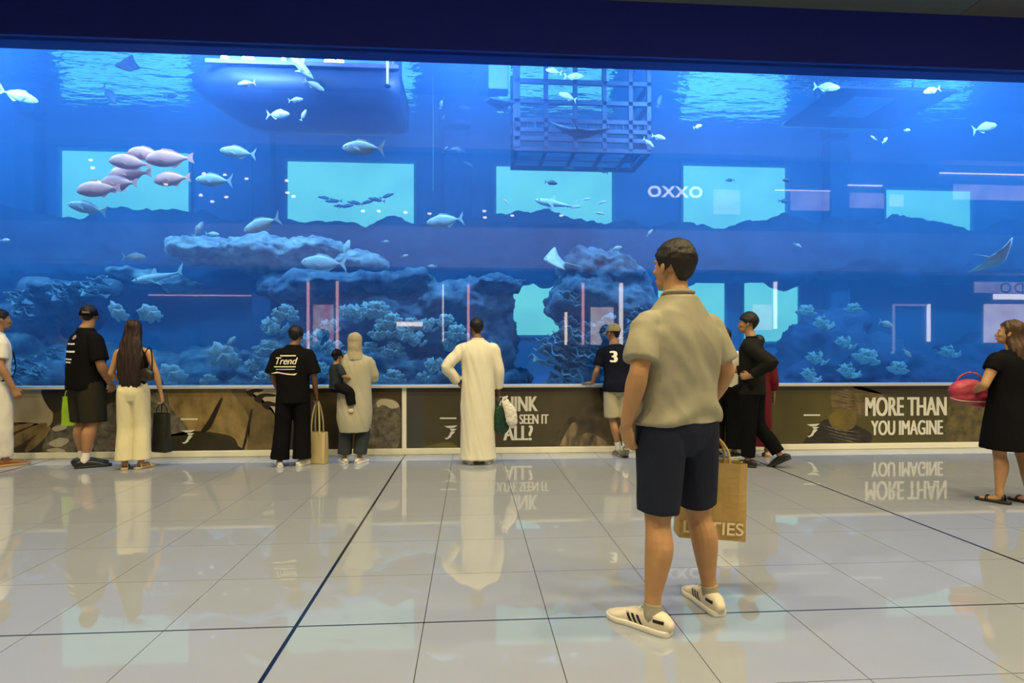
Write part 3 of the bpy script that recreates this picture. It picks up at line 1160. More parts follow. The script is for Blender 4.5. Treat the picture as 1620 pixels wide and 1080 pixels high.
displace(sh.data, drag)
p.legs(navy_shorts, [(0.15, 0.108, 0.118), (0.5, 0.101, 0.108), (0.85, 0.092, 0.098), (0.945, 0.090, 0.096)], 'shorts', waist=1.0, wr=(0.165, 0.112), hipr=(0.194, 0.130), vox=0.006, amp=0.004, seed=3)
p.hair_cap(brown_hair, front=0.07, side=0.0, nape=-0.092, grow=0.014, top=0.006)
shoe_cream = mat('cream_leather', (0.66, 0.60, 0.47), rough=0.55, var=0.05)
grey_sock = fabric('grey_sock', (0.33, 0.31, 0.24))
blk = mat('black_leather', (0.012, 0.012, 0.013), rough=0.4)
for sd in 'LR':
    p.sock(grey_sock, sd, 0.035)
    so, f = p.shoe(shoe_cream, sd, white_rub, L=0.30, w=0.052, high=0.092)
    sg = 1 if sd == 'R' else -1
    tb = bmesh.new(); tb.from_mesh(so.data); bvh = BVHTree.FromBMesh(tb); tb.free()

    def onshoe(v, z, side, lift=0.0015):
        o = f(side * 0.2, v, z) * p.k
        h = bvh.ray_cast(o, (f.x * -side).normalized())
        q = h[0] if h[0] is not None and abs((h[0] / p.k - f(0, v, z)).dot(f.x)) < 0.06 else bvh.find_nearest(f(side * 0.03, v, z) * p.k)[0]
        return q / p.k + f.x * (side * lift)
    for side in (1, -1):
        for q in range(3):
            bm = bmesh.new()
            v0 = 0.048 + 0.026 * q
            L = [[bm.verts.new(onshoe(v0 + dv - (0.064 - z) * 0.55, z, side)) for z in (0.027, 0.037, 0.047, 0.057, 0.066)] for dv in (0, 0.0145)]
            for a in range(4):
                bm.faces.new((L[0][a], L[1][a], L[1][a + 1], L[0][a + 1]))
            p.add('stripe', bm, blk, so)
        bm = bmesh.new()
        vv = [-0.074 + 0.0085 * k for k in range(7)]
        L = [[bm.verts.new(onshoe(v, z0, side)) for v in vv] for z0 in (0.056, 0.070)]
        for a in range(6):
            bm.faces.new((L[0][a], L[0][a + 1], L[1][a + 1], L[1][a]))
        p.add('heel_tab', bm, blk, so)
    bm = bmesh.new()
    for q in range(4):
        v = 0.055 + q * 0.022
        tube(bm, [f(-0.026, v, 0.072 - q * 0.010), f(0, v + 0.004, 0.089 - q * 0.011), f(0.026, v, 0.072 - q * 0.010)], [0.0035] * 3, n=6)
    for x in (-1, 1):
        tube(bm, [f(0, 0.05, 0.088), f(x * 0.02, 0.045, 0.105), f(x * 0.035, 0.05, 0.094)], [0.003] * 3, n=6)
    p.add('laces', bm, white_rub, so)
MAIN = p

# ---- man at the far left, white T-shirt and trousers
white_tee = fabric('white_tee', (0.60, 0.59, 0.53))
white_pant = fabric('white_trousers', (0.62, 0.60, 0.54))
tan_leather = mat('tan_leather', (0.20, 0.075, 0.020), rough=0.5)
p = Person(col_at(-4, fdepth(737)), camdir(-38), 1.775, 'man in white T-shirt and white trousers with brown shoes and black strap', skin='tan',
           pose=dict(elR=(0.235, -0.02, 1.15), wrR=(0.235, 0.09, 0.90), anR=(0.10, 0.05, 0.085), anL=(-0.1, -0.1, 0.085)), head_rot=(4, 0, 5), feet=(5, -5), hands=dict(R=dict(curl=0.5)))
sh = p.top(white_tee, TEE, SLV, seed=4)
p.collar(white_tee)
p.legs(white_pant, [(0.2, 0.098, 0.108), (1.0, 0.085, 0.09), (1.5, 0.078, 0.082), (1.93, 0.068, 0.078)], seed=5)
p.hair_cap(dark_hair, nape=-0.07)
for sd in 'LR':
    p.shoe(tan_leather, sd, gum, L=0.29, high=0.085)
bm = bmesh.new()
tube(bm, [(-0.13, 0.02, 1.47), (-0.06, -0.105, 1.38), (0.06, -0.155, 1.18), (0.17, -0.10, 1.03), (0.215, 0.0, 0.98), (0.15, 0.12, 1.06), (0.0, 0.15, 1.25), (-0.10, 0.10, 1.43)], [(0.005, 0.019)] * 8, n=8, sub=4, ref=(0, 1, 0))
p.add('bag_strap', bm, black_f)

# ---- big man with black cap
olive_short = fabric('dark_olive_shorts', (0.020, 0.018, 0.010))
p = Person(col_at(136, fdepth(737)), camdir(-28), 1.83, 'man in black printed T-shirt, black cap, dark shorts and white socks', build=1.2, skin='tan',
           pose=dict(elR=(0.255, 0.02, 1.13), wrR=(0.215, 0.14, 0.92), elL=(-0.24, 0.02, 1.13), wrL=(-0.20, 0.16, 0.95), shR=(0.18, 0, 1.400), shL=(-0.18, 0, 1.400),
                     head=(0, 0.03, 1.67), anL=(-0.12, 0.02, 0.085), anR=(0.10, -0.06, 0.085)), head_rot=(3, 0, 50), feet=(-24, -30), hands=dict(R=dict(d=(-0.3, 0.3, -1), curl=0.7), L=dict(curl=0.6)))
sh = p.top(black_f, [(0.85, 0.200, 0.172), (0.95, 0.200, 0.172), (1.08, 0.198, 0.168), (1.22, 0.203, 0.158), (1.33, 0.206, 0.145), (1.40, 0.190, 0.126), (1.455, 0.150, 0.1), (1.50, 0.105, 0.084), (1.53, 0.078, 0.074)],
           [(0.0, 0.076), (0.2, 0.084), (0.5, 0.086), (0.86, 0.088)], seed=6)
for k, (x0, x1, y0, y1) in enumerate(((-0.085, 0.065, 0.045, 0.062), (-0.10, 0.085, -0.04, -0.02), (-0.085, 0.05, -0.12, -0.105), (-0.075, 0.04, -0.155, -0.138))):
    p.decal(bars_mesh([(x0, x0 + 0.055, y0, y1), (x0 + 0.062, x1, y0 - 0.002, y1 - 0.003)]), sh, (0.0, -0.2, 1.30), (1, 0, 0), (0, 0, 1), white_ink, 'print_line')
p.decal(poly_mesh([[(0.012 + 0.032 * math.cos(a * math.pi / 8), 0.125 + 0.026 * math.sin(a * math.pi / 8)) for a in range(16)]]), sh, (0.0, -0.2, 1.30), (1, 0, 0), (0, 0, 1), mat('grey_ink', (0.30, 0.26, 0.22), rough=0.7), 'print_badge')
p.legs(olive_short, [(0.15, 0.108, 0.132), (0.5, 0.108, 0.128), (0.9, 0.106, 0.122), (1.02, 0.105, 0.12)], 'shorts', waist=1.0, wr=(0.18, 0.145), hipr=(0.192, 0.16), seed=7)
p.hair_cap(dark_hair, nape=-0.06, grow=0.006)
p.cap(black_f, back=False, low=0.0, logo=mat('cap_thread', (0.16, 0.15, 0.15), rough=0.7))
for sd in 'LR':
    p.sock(white_sock, sd, 0.17)
    p.shoe(blk, sd, black_rub, L=0.31, w=0.052, high=0.085)

# ---- woman with long dark hair and cream trousers
cream_pant = fabric('cream_trousers', (0.62, 0.57, 0.36), var=0.05)
p = Person(col_at(211, fdepth(741)), camdir(16), 1.645, 'woman with long dark hair in black top and wide cream trousers', build=0.88, skin='fair',
           pose=dict(elR=(0.245, 0.0, 1.15), wrR=(0.285, 0.05, 0.89), elL=(-0.235, 0.0, 1.15), wrL=(-0.14, 0.15, 1.03), shR=(0.155, 0, 1.400), shL=(-0.155, 0, 1.400),
                     hipR=(0.08, 0, 0.93), hipL=(-0.08, 0, 0.93), knR=(0.085, 0.02, 0.5), knL=(-0.085, 0.02, 0.5), anR=(0.09, -0.02, 0.085), anL=(-0.085, -0.02, 0.085)),
           head_rot=(4, 0, 4), feet=(14, -26), hands=dict(R=dict(curl=0.9), L=dict(d=(0.7, 0.6, 0), curl=0.5)))
p.top(black_f2, [(0.985, 0.145, 0.105), (1.08, 0.138, 0.10), (1.2, 0.15, 0.112), (1.32, 0.16, 0.115), (1.41, 0.135, 0.095), (1.47, 0.10, 0.07)], None, name='top', seed=8)
p.legs(cream_pant, [(0.12, 0.092, 0.120), (0.5, 0.090, 0.112), (1.0, 0.090, 0.104), (1.5, 0.094, 0.106), (1.95, 0.102, 0.112)], waist=1.06, wr=(0.130, 0.100), hipr=(0.165, 0.128), amp=0.004, seed=9, sc=(12, 12, 1.5))
p.long_hair(hair_mat('dark_auburn', (0.016, 0.006, 0.005)), [(0.06, -0.035, 0.085, 0.075), (-0.05, -0.055, 0.095, 0.075), (-0.16, -0.09, 0.115, 0.055), (-0.30, -0.12, 0.135, 0.045), (-0.45, -0.13, 0.145, 0.04), (-0.60, -0.125, 0.125, 0.032), (-0.69, -0.115, 0.085, 0.02)])
for sd in 'LR':
    p.shoe(mat('cream_strap', (0.55, 0.48, 0.32), rough=0.5), sd, mat('beige_sole', (0.40, 0.32, 0.17), rough=0.6), L=0.27, w=0.046, sandal=True, name='sandal')

# ---- man in black with paper bag
p = Person(col_at(464, fdepth(736)), camdir(14), 1.60, 'man in loose black T-shirt with white script print and black trousers', build=1.08, skin='brown',
           pose=dict(elR=(0.245, -0.02, 1.16), wrR=(0.275, 0.06, 0.90), elL=(-0.245, 0.0, 1.16), wrL=(-0.20, 0.13, 0.95), shR=(0.18, 0, 1.410), shL=(-0.18, 0, 1.410), head=(0.03, 0.035, 1.655),
                     anL=(-0.16, -0.02, 0.085), anR=(0.105, -0.02, 0.085), knL=(-0.125, 0.02, 0.5), knR=(0.105, 0.02, 0.5)), head_rot=(-4, 0, -8), feet=(12, -30), hands=dict(R=dict(curl=1.2), L=dict(curl=0.7)))
sh = p.top(black_f, [(0.80, 0.205, 0.15), (0.95, 0.198, 0.148), (1.08, 0.195, 0.145), (1.22, 0.20, 0.145), (1.34, 0.206, 0.14), (1.41, 0.188, 0.12), (1.46, 0.15, 0.1), (1.50, 0.105, 0.08), (1.525, 0.076, 0.07)],
           [(0.0, 0.078), (0.3, 0.088), (0.6, 0.096), (0.98, 0.104)], seed=10)
inkm = mat('cream_ink', (0.72, 0.68, 0.52), rough=0.7, var=0.04)
o_ = (-0.085, -0.2, 1.30)
p.decal(bold_text('Trend', 0.125, 0.86, 0.35, 0.018), sh, (o_[0], o_[1], o_[2] + 0.03), (1, 0, 0), (0, 0, 1), inkm, 'print_script')
p.decal(bars_mesh([(-0.06, 0.13, 0.093, 0.107), (-0.13, 0.13, -0.045, -0.031), (-0.11, 0.12, -0.075, -0.067)]), sh, o_, (1, 0, 0), (0, 0, 1), inkm, 'print_rule')
p.decal(poly_mesh([[(-0.17, -0.125), (-0.10, -0.10), (0.0, -0.118), (0.09, -0.128), (0.15, -0.118), (0.12, -0.145), (0.03, -0.138), (-0.08, -0.118)]]), sh, o_, (1, 0, 0), (0, 0, 1), inkm, 'print_swash')
p.legs(black_f, [(0.15, 0.108, 0.13), (0.5, 0.106, 0.125), (1.0, 0.102, 0.118), (1.5, 0.106, 0.12), (1.9, 0.112, 0.125), (1.99, 0.112, 0.125)], waist=1.0, wr=(0.165, 0.13), hipr=(0.182, 0.145), seed=11)
p.hair_cap(dark_hair, grow=0.018, nape=-0.075)
for sd in 'LR':
    p.shoe(white_rub, sd, white_rub, L=0.285, high=0.08)

# ---- woman in grey hooded robe with a child
grey_coat = fabric('grey_coat', (0.36, 0.345, 0.255), var=0.05)
hij = fabric('grey_hijab', (0.31, 0.275, 0.185), var=0.05)
charc = fabric('charcoal', (0.030, 0.036, 0.038))
MOTHER = p = Person(col_at(561, fdepth(732)), camdir(10), 1.50, 'woman in grey headscarf and long grey coat carrying a child', build=1.0, skin='tan',
           pose=dict(elL=(-0.265, 0.02, 1.20), wrL=(-0.27, 0.20, 1.12), elR=(0.245, 0.06, 1.18), wrR=(0.06, 0.24, 1.14), anL=(-0.14, 0.03, 0.085), anR=(0.07, -0.02, 0.085)),
           head_rot=(-8, 0, 6), feet=(20, -30), hands=dict(L=dict(d=(0.1, 0.8, 0.1), n=(0, 0, 1), t=(1, 0, 0), curl=0.7), R=dict(d=(-1, 0.2, 0), n=(0, -1, 0), t=(0, 0, 1), curl=0.6)))
p.top(grey_coat, [(0.44, 0.20, 0.165), (0.60, 0.232, 0.175), (0.80, 0.235, 0.17), (1.0, 0.225, 0.155), (1.2, 0.222, 0.15), (1.34, 0.222, 0.145), (1.42, 0.205, 0.128), (1.47, 0.165, 0.105), (1.52, 0.10, 0.09)],
      [(0.0, 0.088), (0.4, 0.095), (1.0, 0.085), (1.5, 0.075), (1.9, 0.065)], name='coat', amp=0.010, seed=12, sc=(9, 9, 2.5))
p.legs(charc, [(0.2, 0.10, 0.11), (1.0, 0.095, 0.10), (1.5, 0.095, 0.1), (1.9, 0.095, 0.098)], seed=13)


def scarf(s, m):
    bm = bmesh.new()
    s.hell(bm, (0, -0.016, 0.035), (0.100, 0.116, 0.110), 4)
    nb = s.J['neck']
    tube(bm, [s.hp((0, -0.025, 0.02)), s.hp((0, -0.03, -0.07)), nb + Vector((0, -0.01, 0.06)), nb + Vector((0, -0.01, -0.02)), nb + Vector((0, -0.01, -0.06))],
         [(0.098, 0.098), (0.095, 0.095), (0.10, 0.10), (0.14, 0.12), (0.17, 0.13)], n=24, flat=(False, True))
    me = voxel(bm, 0.009, 4, 0.5)
    s.wrinkle(me, 0.006, (8, 8, 7), 3.3)
    bm = bmesh.new()
    bm.from_mesh(me)
    inv = s.R.inverted()
    dele = []
    for v in bm.verts:
        q = inv @ (v.co - s.J['head'])
        if q.y > 0.045 and abs(q.x) < 0.066 and -0.10 < q.z < 0.072:
            dele.append(v)
    bmesh.ops.delete(bm, geom=dele, context='VERTS')
    return s.add('headscarf', bm, m)


scarf(p, hij)
for sd in 'LR':
    p.shoe(mat('pale_canvas', (0.5, 0.48, 0.42), rough=0.8), sd, white_rub, L=0.26, high=0.075)

# the child on her left arm (seated on the forearm, legs straddling her side)
cl = col_at(532, fdepth(732) - 0.13)
CH = p = Person((cl.x, cl.y, 0.435), camdir(-52), 0.90, 'small child in black cap and dark clothes carried on an arm', build=1.15, skin='tan',
           pose=dict(head=(0, 0.02, 1.60), hipR=(0.11, 0, 0.93), hipL=(-0.11, 0, 0.93), knR=(0.20, 0.22, 0.80), anR=(0.22, 0.30, 0.40), knL=(-0.14, 0.26, 0.90), anL=(-0.16, 0.24, 0.55),
                     elR=(0.26, 0.06, 1.16), wrR=(0.20, 0.24, 1.10), elL=(-0.25, 0.0, 1.17), wrL=(-0.22, 0.18, 1.05), shR=(0.17, 0, 1.36), shL=(-0.17, 0, 1.36), neck=(0, 0, 1.44)), head_rot=(4, 0, 38), feet=(10, -10), vox=0.011, hs=1.3)
dkt = fabric('dark_tee', (0.016, 0.026, 0.036))
p.top(dkt, [(0.86, 0.20, 0.15), (1.0, 0.19, 0.14), (1.2, 0.19, 0.14), (1.34, 0.185, 0.13), (1.41, 0.16, 0.11), (1.47, 0.09, 0.08)], [(0.0, 0.075), (0.4, 0.085), (0.9, 0.085)], vox=0.012, seed=14)
p.legs(fabric('black_kid', (0.006, 0.006, 0.008), spec=0.1), [(0.2, 0.12, 0.125), (1.0, 0.105, 0.11), (1.4, 0.10, 0.105), (1.75, 0.095, 0.10)], vox=0.012, seed=15)
p.hair_cap(dark_hair, grow=0.01)
p.cap(black_f, back=False, low=0.022)
for sd in 'LR':
    p.shoe(mat('pale_kid_shoe', (0.5, 0.46, 0.33), rough=0.7), sd, gum, L=0.28, w=0.062, high=0.1)

# ---- man in white robe
robe = fabric('white_robe', (0.66, 0.63, 0.50), var=0.03)
THOBE = p = Person(col_at(756, fdepth(732)), camdir(8), 1.70, 'man in long white robe with a hand on his hip', skin='brown', build=1.05,
           pose=dict(shL=(-0.19, 0, 1.390), shR=(0.19, 0, 1.390), elL=(-0.39, -0.05, 1.18), wrL=(-0.225, 0.04, 0.975), elR=(0.25, -0.02, 1.14), wrR=(0.26, 0.05, 0.88), head=(-0.015, 0.04, 1.66),
                     anL=(-0.11, -0.02, 0.085), anR=(0.13, -0.02, 0.085)), head_rot=(4, 0, 10), feet=(15, -20),
           hands=dict(L=dict(d=(0.45, 0.2, -0.75), n=(1, 0, 0), t=(0, -1, 0.3), curl=0.35), R=dict(curl=1.2)))
p.top(robe, [(0.055, 0.225, 0.19), (0.15, 0.212, 0.18), (0.4, 0.205, 0.165), (0.7, 0.208, 0.16), (0.95, 0.200, 0.155), (1.15, 0.196, 0.148), (1.3, 0.208, 0.146), (1.39, 0.20, 0.13), (1.455, 0.175, 0.108), (1.50, 0.11, 0.085), (1.525, 0.072, 0.07)],
      [(0.0, 0.078), (0.4, 0.074), (1.0, 0.068), (1.45, 0.064), (1.86, 0.062)], name='robe', amp=0.011, seed=16, sc=(9, 9, 1.3), power=2.3)
p.collar(robe, r=0.068, z=0.03, thick=0.010)
p.hair_cap(dark_hair, nape=-0.07, grow=0.010)
for sd in 'LR':
    p.shoe(white_rub, sd, white_rub, L=0.29, high=0.075)

# ---- boy with cap leaning on the sill
beige_short = fabric('beige_shorts', (0.40, 0.36, 0.245))
khaki = fabric('khaki_cap', (0.34, 0.27, 0.13))
d_ = WALL_Y - 0.30
p = Person(col_at(974, 7.24), camdir(0), 1.69, 'boy in dark jersey with number three, tan cap and beige shorts', build=0.92, skin='tan',
           pose=dict(shL=(-0.155, 0.10, 1.370), shR=(0.17, 0.06, 1.380), neck=(0.0, 0.09, 1.46), head=(-0.01, 0.14, 1.625), elL=(-0.24, 0.07, 1.12), wrL=(-0.275, 0.20, 0.955), elR=(0.245, 0.10, 1.14), wrR=(0.20, 0.22, 0.98),
                     hipL=(-0.07, 0.0, 0.93), hipR=(0.11, 0.0, 0.93), knL=(-0.045, 0.03, 0.50), anL=(0.05, 0.03, 0.085), knR=(0.125, 0.05, 0.50), anR=(0.10, -0.20, 0.085)),
           head_rot=(0, 0, 38), feet=(6, -4), toe=(0, 34), hands=dict(L=dict(d=(-0.6, 0.5, -0.05), n=(0, 0, -1), t=(0.5, 0.6, 0), curl=0.15), R=dict(curl=0.5)))
navy_j = fabric('navy_jersey', (0.0045, 0.006, 0.015), spec=0.1)
sh = p.top(navy_j, [(0.855, 0.196, 0.150), (0.93, 0.190, 0.142), (1.0, 0.172, 0.126), (1.1, 0.163, 0.116), (1.22, 0.172, 0.12), (1.34, 0.182, 0.12), (1.41, 0.168, 0.105), (1.455, 0.135, 0.085), (1.49, 0.085, 0.07)],
           [(0.0, 0.07), (0.2, 0.073), (0.45, 0.073), (0.72, 0.075)], seed=17)
p.decal(bold_text('3', 0.21, 1.0, 0.0, 0.06), sh, (-0.035, -0.1, 1.30), (1, 0, 0), (0, 0, 1), white_ink, 'number_print')
p.legs(beige_short, [(0.15, 0.092, 0.112), (0.5, 0.096, 0.112), (0.85, 0.098, 0.108), (0.96, 0.098, 0.108)], 'shorts', waist=0.94, wr=(0.14, 0.105), hipr=(0.155, 0.115), seed=18)
p.hair_cap(dark_hair, grow=0.006)
p.cap(khaki, low=0.018)
for sd in 'LR':
    p.sock(white_sock, sd, 0.10)
    p.shoe(mat('grey_mesh_shoe', (0.16, 0.145, 0.11), rough=0.8), sd, mat('grey_sole', (0.22, 0.2, 0.15), rough=0.7), L=0.28, high=0.085)

# ---- man in black jacket, walking to the left
jack = fabric('black_jacket', (0.012, 0.012, 0.011), spec=0.1)
p = Person(col_at(1190, fdepth(737)), camdir(50), 1.735, 'man in black jacket and trousers walking with a hand at his waist', skin='tan', build=1.0,
           pose=dict(shL=(-0.18, -0.02, 1.390), shR=(0.18, 0.03, 1.390), elL=(-0.31, -0.31, 1.21), wrL=(-0.25, -0.06, 1.06), elR=(0.25, 0.06, 1.15), wrR=(0.17, 0.27, 1.10), head=(0, 0.05, 1.665),
                     knL=(-0.09, 0.01, 0.50), anL=(-0.09, 0.02, 0.085), knR=(0.09, -0.03, 0.50), anR=(0.10, -0.34, 0.085), neck=(0, 0.015, 1.485)),
           head_rot=(2, 0, 14), feet=(8, -6), toe=(0, 30), hands=dict(L=dict(d=(0.15, 1, -0.05), n=(1, 0, 0), t=(0, 0, 1), curl=0.6), R=dict(d=(-0.3, 0.9, 0.2), n=(-1, 0, 0), t=(0, 0, 1), curl=0.7)))
p.top(black_f, [(0.95, 0.15, 0.115), (1.1, 0.15, 0.115), (1.25, 0.16, 0.12), (1.36, 0.165, 0.12), (1.45, 0.11, 0.08), (1.53, 0.064, 0.064)], None, name='shirt', seed=19)
p.top(jack, [(0.84, 0.195, 0.150), (0.95, 0.188, 0.142), (1.08, 0.18, 0.132), (1.22, 0.19, 0.134), (1.34, 0.202, 0.135), (1.41, 0.192, 0.118), (1.46, 0.16, 0.095), (1.50, 0.095, 0.078)],
      [(0.0, 0.078), (0.4, 0.078), (0.95, 0.072), (1.1, 0.07), (1.5, 0.062), (1.85, 0.056)], name='jacket', amp=0.006, seed=20)
p.legs(black_f, [(0.2, 0.098, 0.112), (1.0, 0.08, 0.088), (1.5, 0.072, 0.08), (1.92, 0.066, 0.076)], seed=21)
p.hair_cap(dark_hair, front=0.055, grow=0.016, top=0.012)
for sd in 'LR':
    p.shoe(blk, sd, black_rub, L=0.30, high=0.085)
SUIT = p

# ---- person in white shirt behind the man in grey
p = Person(col_at(1147, fdepth(722) - 0.05), camdir(-20), 1.58, 'person in white shirt and black trousers beside the walking man', skin='tan', build=0.95,
           pose=dict(elR=(0.22, 0.04, 1.18), wrR=(0.20, 0.24, 1.18)), head_rot=(-8, 0, 10), feet=(-20, -45), hands=dict(R=dict(d=(0, 0.8, 0.3), n=(-1, 0, 0), t=(0, 0, 1), curl=0.8)))
p.top(fabric('offwhite_shirt', (0.60, 0.58, 0.48)), [(0.98, 0.17, 0.125), (1.08, 0.168, 0.12), (1.22, 0.176, 0.122), (1.34, 0.188, 0.124), (1.42, 0.175, 0.11), (1.47, 0.14, 0.09), (1.505, 0.09, 0.074)], [(0, 0.073), (0.4, 0.076), (0.8, 0.078)], seed=22)
p.legs(black_f, [(0.2, 0.115, 0.125), (1.0, 0.11, 0.12), (1.5, 0.11, 0.118), (1.9, 0.112, 0.118)], waist=1.05, seed=23)
p.hair_cap(dark_hair)
for sd in 'LR':
    p.shoe(blk, sd, white_rub, L=0.27, high=0.08)

# ---- person in dark red
maroon = fabric('maroon', (0.10, 0.006, 0.010))
p = Person(col_at(1199, 7.28), camdir(-10), 1.50, 'person in dark red gown by the low banner wall', skin='tan', build=0.95,
           pose=dict(elR=(0.22, -0.02, 1.12), wrR=(0.235, 0.05, 0.90)), head_rot=(0, 0, 20), feet=(5, -5))
p.top(maroon, [(0.16, 0.19, 0.165), (0.4, 0.19, 0.16), (0.7, 0.185, 0.15), (0.95, 0.178, 0.135), (1.1, 0.16, 0.125), (1.25, 0.17, 0.125), (1.36, 0.175, 0.122), (1.43, 0.15, 0.1), (1.5, 0.08, 0.07)],
      [(0, 0.07), (0.5, 0.07), (1.0, 0.064), (1.6, 0.058)], name='gown', seed=24, sc=(10, 10, 1.5))
p.hair_cap(dark_hair)
for sd in 'LR':
    p.shoe(mat('tan_sandal', (0.42, 0.28, 0.18), rough=0.6), sd, gum, L=0.25, high=0.07)

# ---- woman in black dress at the right
p = Person(col_at(1602, fdepth(795)), camdir(4), 1.565, 'woman in short black dress with long brown hair and sandals', skin='fair', build=1.05,
           pose=dict(elL=(-0.31, -0.02, 1.16), wrL=(-0.215, 0.19, 1.09), elR=(0.25, 0.0, 1.16), wrR=(0.20, 0.18, 1.02), anL=(-0.135, 0.0, 0.085), anR=(0.135, -0.05, 0.085), head=(0, 0.03, 1.665)),
           head_rot=(6, 0, 42), feet=(30, 12), hands=dict(L=dict(d=(0.1, 1, -0.25), n=(1, 0, 0), t=(0, 0, 1), curl=0.9), R=dict(curl=0.6)))
p.top(black_f, [(0.53, 0.262, 0.225), (0.65, 0.25, 0.21), (0.85, 0.228, 0.182), (1.05, 0.20, 0.15), (1.2, 0.198, 0.145), (1.34, 0.202, 0.138), (1.41, 0.188, 0.12), (1.46, 0.15, 0.095), (1.50, 0.09, 0.075)],
      [(0.0, 0.075), (0.2, 0.078), (0.42, 0.076)], name='dress', amp=0.006, seed=25, sc=(10, 10, 1.8))
p.long_hair(hair_mat('brown', (0.055, 0.026, 0.008)), [(0.06, -0.03, 0.085, 0.078), (-0.05, -0.05, 0.09, 0.075), (-0.16, -0.085, 0.10, 0.06, 0.03), (-0.28, -0.12, 0.10, 0.05, 0.06), (-0.42, -0.14, 0.085, 0.042, 0.085), (-0.55, -0.13, 0.05, 0.025, 0.095)])
for sd in 'LR':
    p.shoe(blk, sd, black_rub, L=0.265, w=0.047, sandal=True, name='sandal')
# ------------------------------------------------------------------ printed banners under the acrylic wall
PY = WALL_Y - 0.004


def wx(px, py):
    v = atY(px, py, PY)
    return v.x, v.z


def print_mat(name, a, b, sc=3.0, stretch=(1, 1, 1), rough=0.32):
    return mat('print_' + name, a, rough=rough, color2=b, scale=sc, stretch=stretch, detail=8, spec=0.4)


def banner(label, x0, x1, m):
    root = empty('banner', ((x0 + x1) / 2, PY, 0.0))
    tag(root, label, 'banner')
    boxo('panel', (x0 - root.location.x, x1 - root.location.x, -0.004, 0.0035, 0.078, 0.834), m, root)
    return root


def pr(root, pts, m, name='print', layer=1, round_=True):
    """flat printed shape given by points on the banner plane"""
    bm = bmesh.new()
    y = -0.004 - 0.0009 * layer
    vs = []
    if round_:
        n_ = len(pts)
        q_ = []
        for i in range(n_):
            p0, p1, p2, p3 = pts[i - 1], pts[i], pts[(i + 1) % n_], pts[(i + 2) % n_]
            for t in (0, 0.25, 0.5, 0.75):
                q_.append([0.5 * (2 * b + (c - a) * t + (2 * a - 5 * b + 4 * c - d) * t * t + (3 * b - a - 3 * c + d) * t ** 3) for a, b, c, d in zip(p0, p1, p2, p3)])
        pts = q_
    for px, py in pts:
        x, z = wx(px, py)
        vs.append(bm.verts.new((x - root.location.x, y, min(max(z, 0.079), 0.833))))
    f = bm.faces.new(vs)
    bmesh.ops.triangulate(bm, faces=[f], ngon_method='EAR_CLIP')
    for f in bm.faces:
        f.normal_update()
        if f.normal.y > 0:
            f.normal_flip()
    me = bpy.data.meshes.new(name)
    bm.to_mesh(me)
    bm.free()
    return link(name, me, m, root)


def lettering(root, body, x0, x1, y0, y1, m, off=0.016):
    m0 = text_mesh(body, 1.0)
    tb_ = bmesh.new()
    for k_, dx in enumerate((-0.048, 0.0, 0.048)):
        n0 = len(tb_.verts)
        tb_.from_mesh(m0)
        tb_.verts.ensure_lookup_table()
        for v in tb_.verts[n0:]:
            v.co.x += dx
            v.co.z = 0.0004 * k_
    me = bpy.data.meshes.new('lettering')
    tb_.to_mesh(me)
    tb_.free()
    xs = [v.co.x for v in me.vertices]
    ys = [v.co.y for v in me.vertices]
    a, c = wx(x0, y0), wx(x1, y1)
    for v in me.vertices:
        u = (v.co.x - min(xs)) / (max(xs) - min(xs))
        t = (v.co.y - min(ys)) / (max(ys) - min(ys))
        v.co = (a[0] + (c[0] - a[0]) * u - root.location.x, -0.0085 - v.co.z, c[1] + (a[1] - c[1]) * t)
    me.update()
    return link('lettering', me, m, root)


def emblem(root, cx, cy, s, m):
    P = [[(-17, -15), (2, -16), (18, -17), (9, -11), (-6, -10)], [(-2, -9), (16, -8), (8, -3), (0, -4)], [(2, -3), (12, -1), (4, 7), (-4, 10), (-2, 3)],
         [(-5, 9), (3, 8), (0, 14), (-10, 19), (-16, 16), (-8, 14)]]
    for q in P:
        pr(root, [(cx + x * s, cy + y * s) for x, y in q], m, 'emblem', 3, False)


ink = mat('banner_white', (0.66, 0.65, 0.55), rough=0.4, var=0.03)
base_l = print_mat('sepia', (0.075, 0.055, 0.022), (0.020, 0.015, 0.008), 2.2)
X_split = wx(640, 700)[0]
bl = banner('sepia animal photo banner with white upright edge strip', -9.4, X_split - 0.03, base_l)
sandy = print_mat('sand', (0.40, 0.345, 0.22), (0.27, 0.22, 0.13), 2.5)
gold = print_mat('gold', (0.33, 0.235, 0.085), (0.10, 0.068, 0.022), 5.0, (1, 1, 0.7))
gold2 = print_mat('gold_dark', (0.17, 0.125, 0.045), (0.075, 0.055, 0.02), 5.0)
ink_dark = print_mat('umber', (0.028, 0.02, 0.010), (0.012, 0.009, 0.006), 4.0)
moss = print_mat('moss', (0.040, 0.036, 0.014), (0.020, 0.018, 0.008), 3.0)
greyp = print_mat('grey', (0.20, 0.18, 0.125), (0.05, 0.04, 0.026), 14.0)
pale = print_mat('pale', (0.50, 0.45, 0.32), (0.40, 0.35, 0.23), 3.0)
rust = print_mat('rust', (0.12, 0.045, 0.016), (0.05, 0.018, 0.008), 5.0)
pr(bl, [(-60, 622), (-60, 676), (20, 668), (74, 676), (84, 650), (66, 614), (20, 614)], sandy)
pr(bl, [(66, 614), (84, 652), (104, 640), (118, 614)], ink_dark, layer=2)
pr(bl, [(-60, 676), (20, 668), (72, 674), (40, 704), (-60, 716)], rust)
for q in ([(10, 706), (20, 690), (66, 669), (74, 675), (40, 698), (14, 712)], [(40, 712), (52, 694), (76, 674), (80, 682), (62, 702), (46, 714)], [(-40, 700), (20, 674), (56, 670), (10, 688), (-40, 712)]):
    pr(bl, q, gold, layer=2)
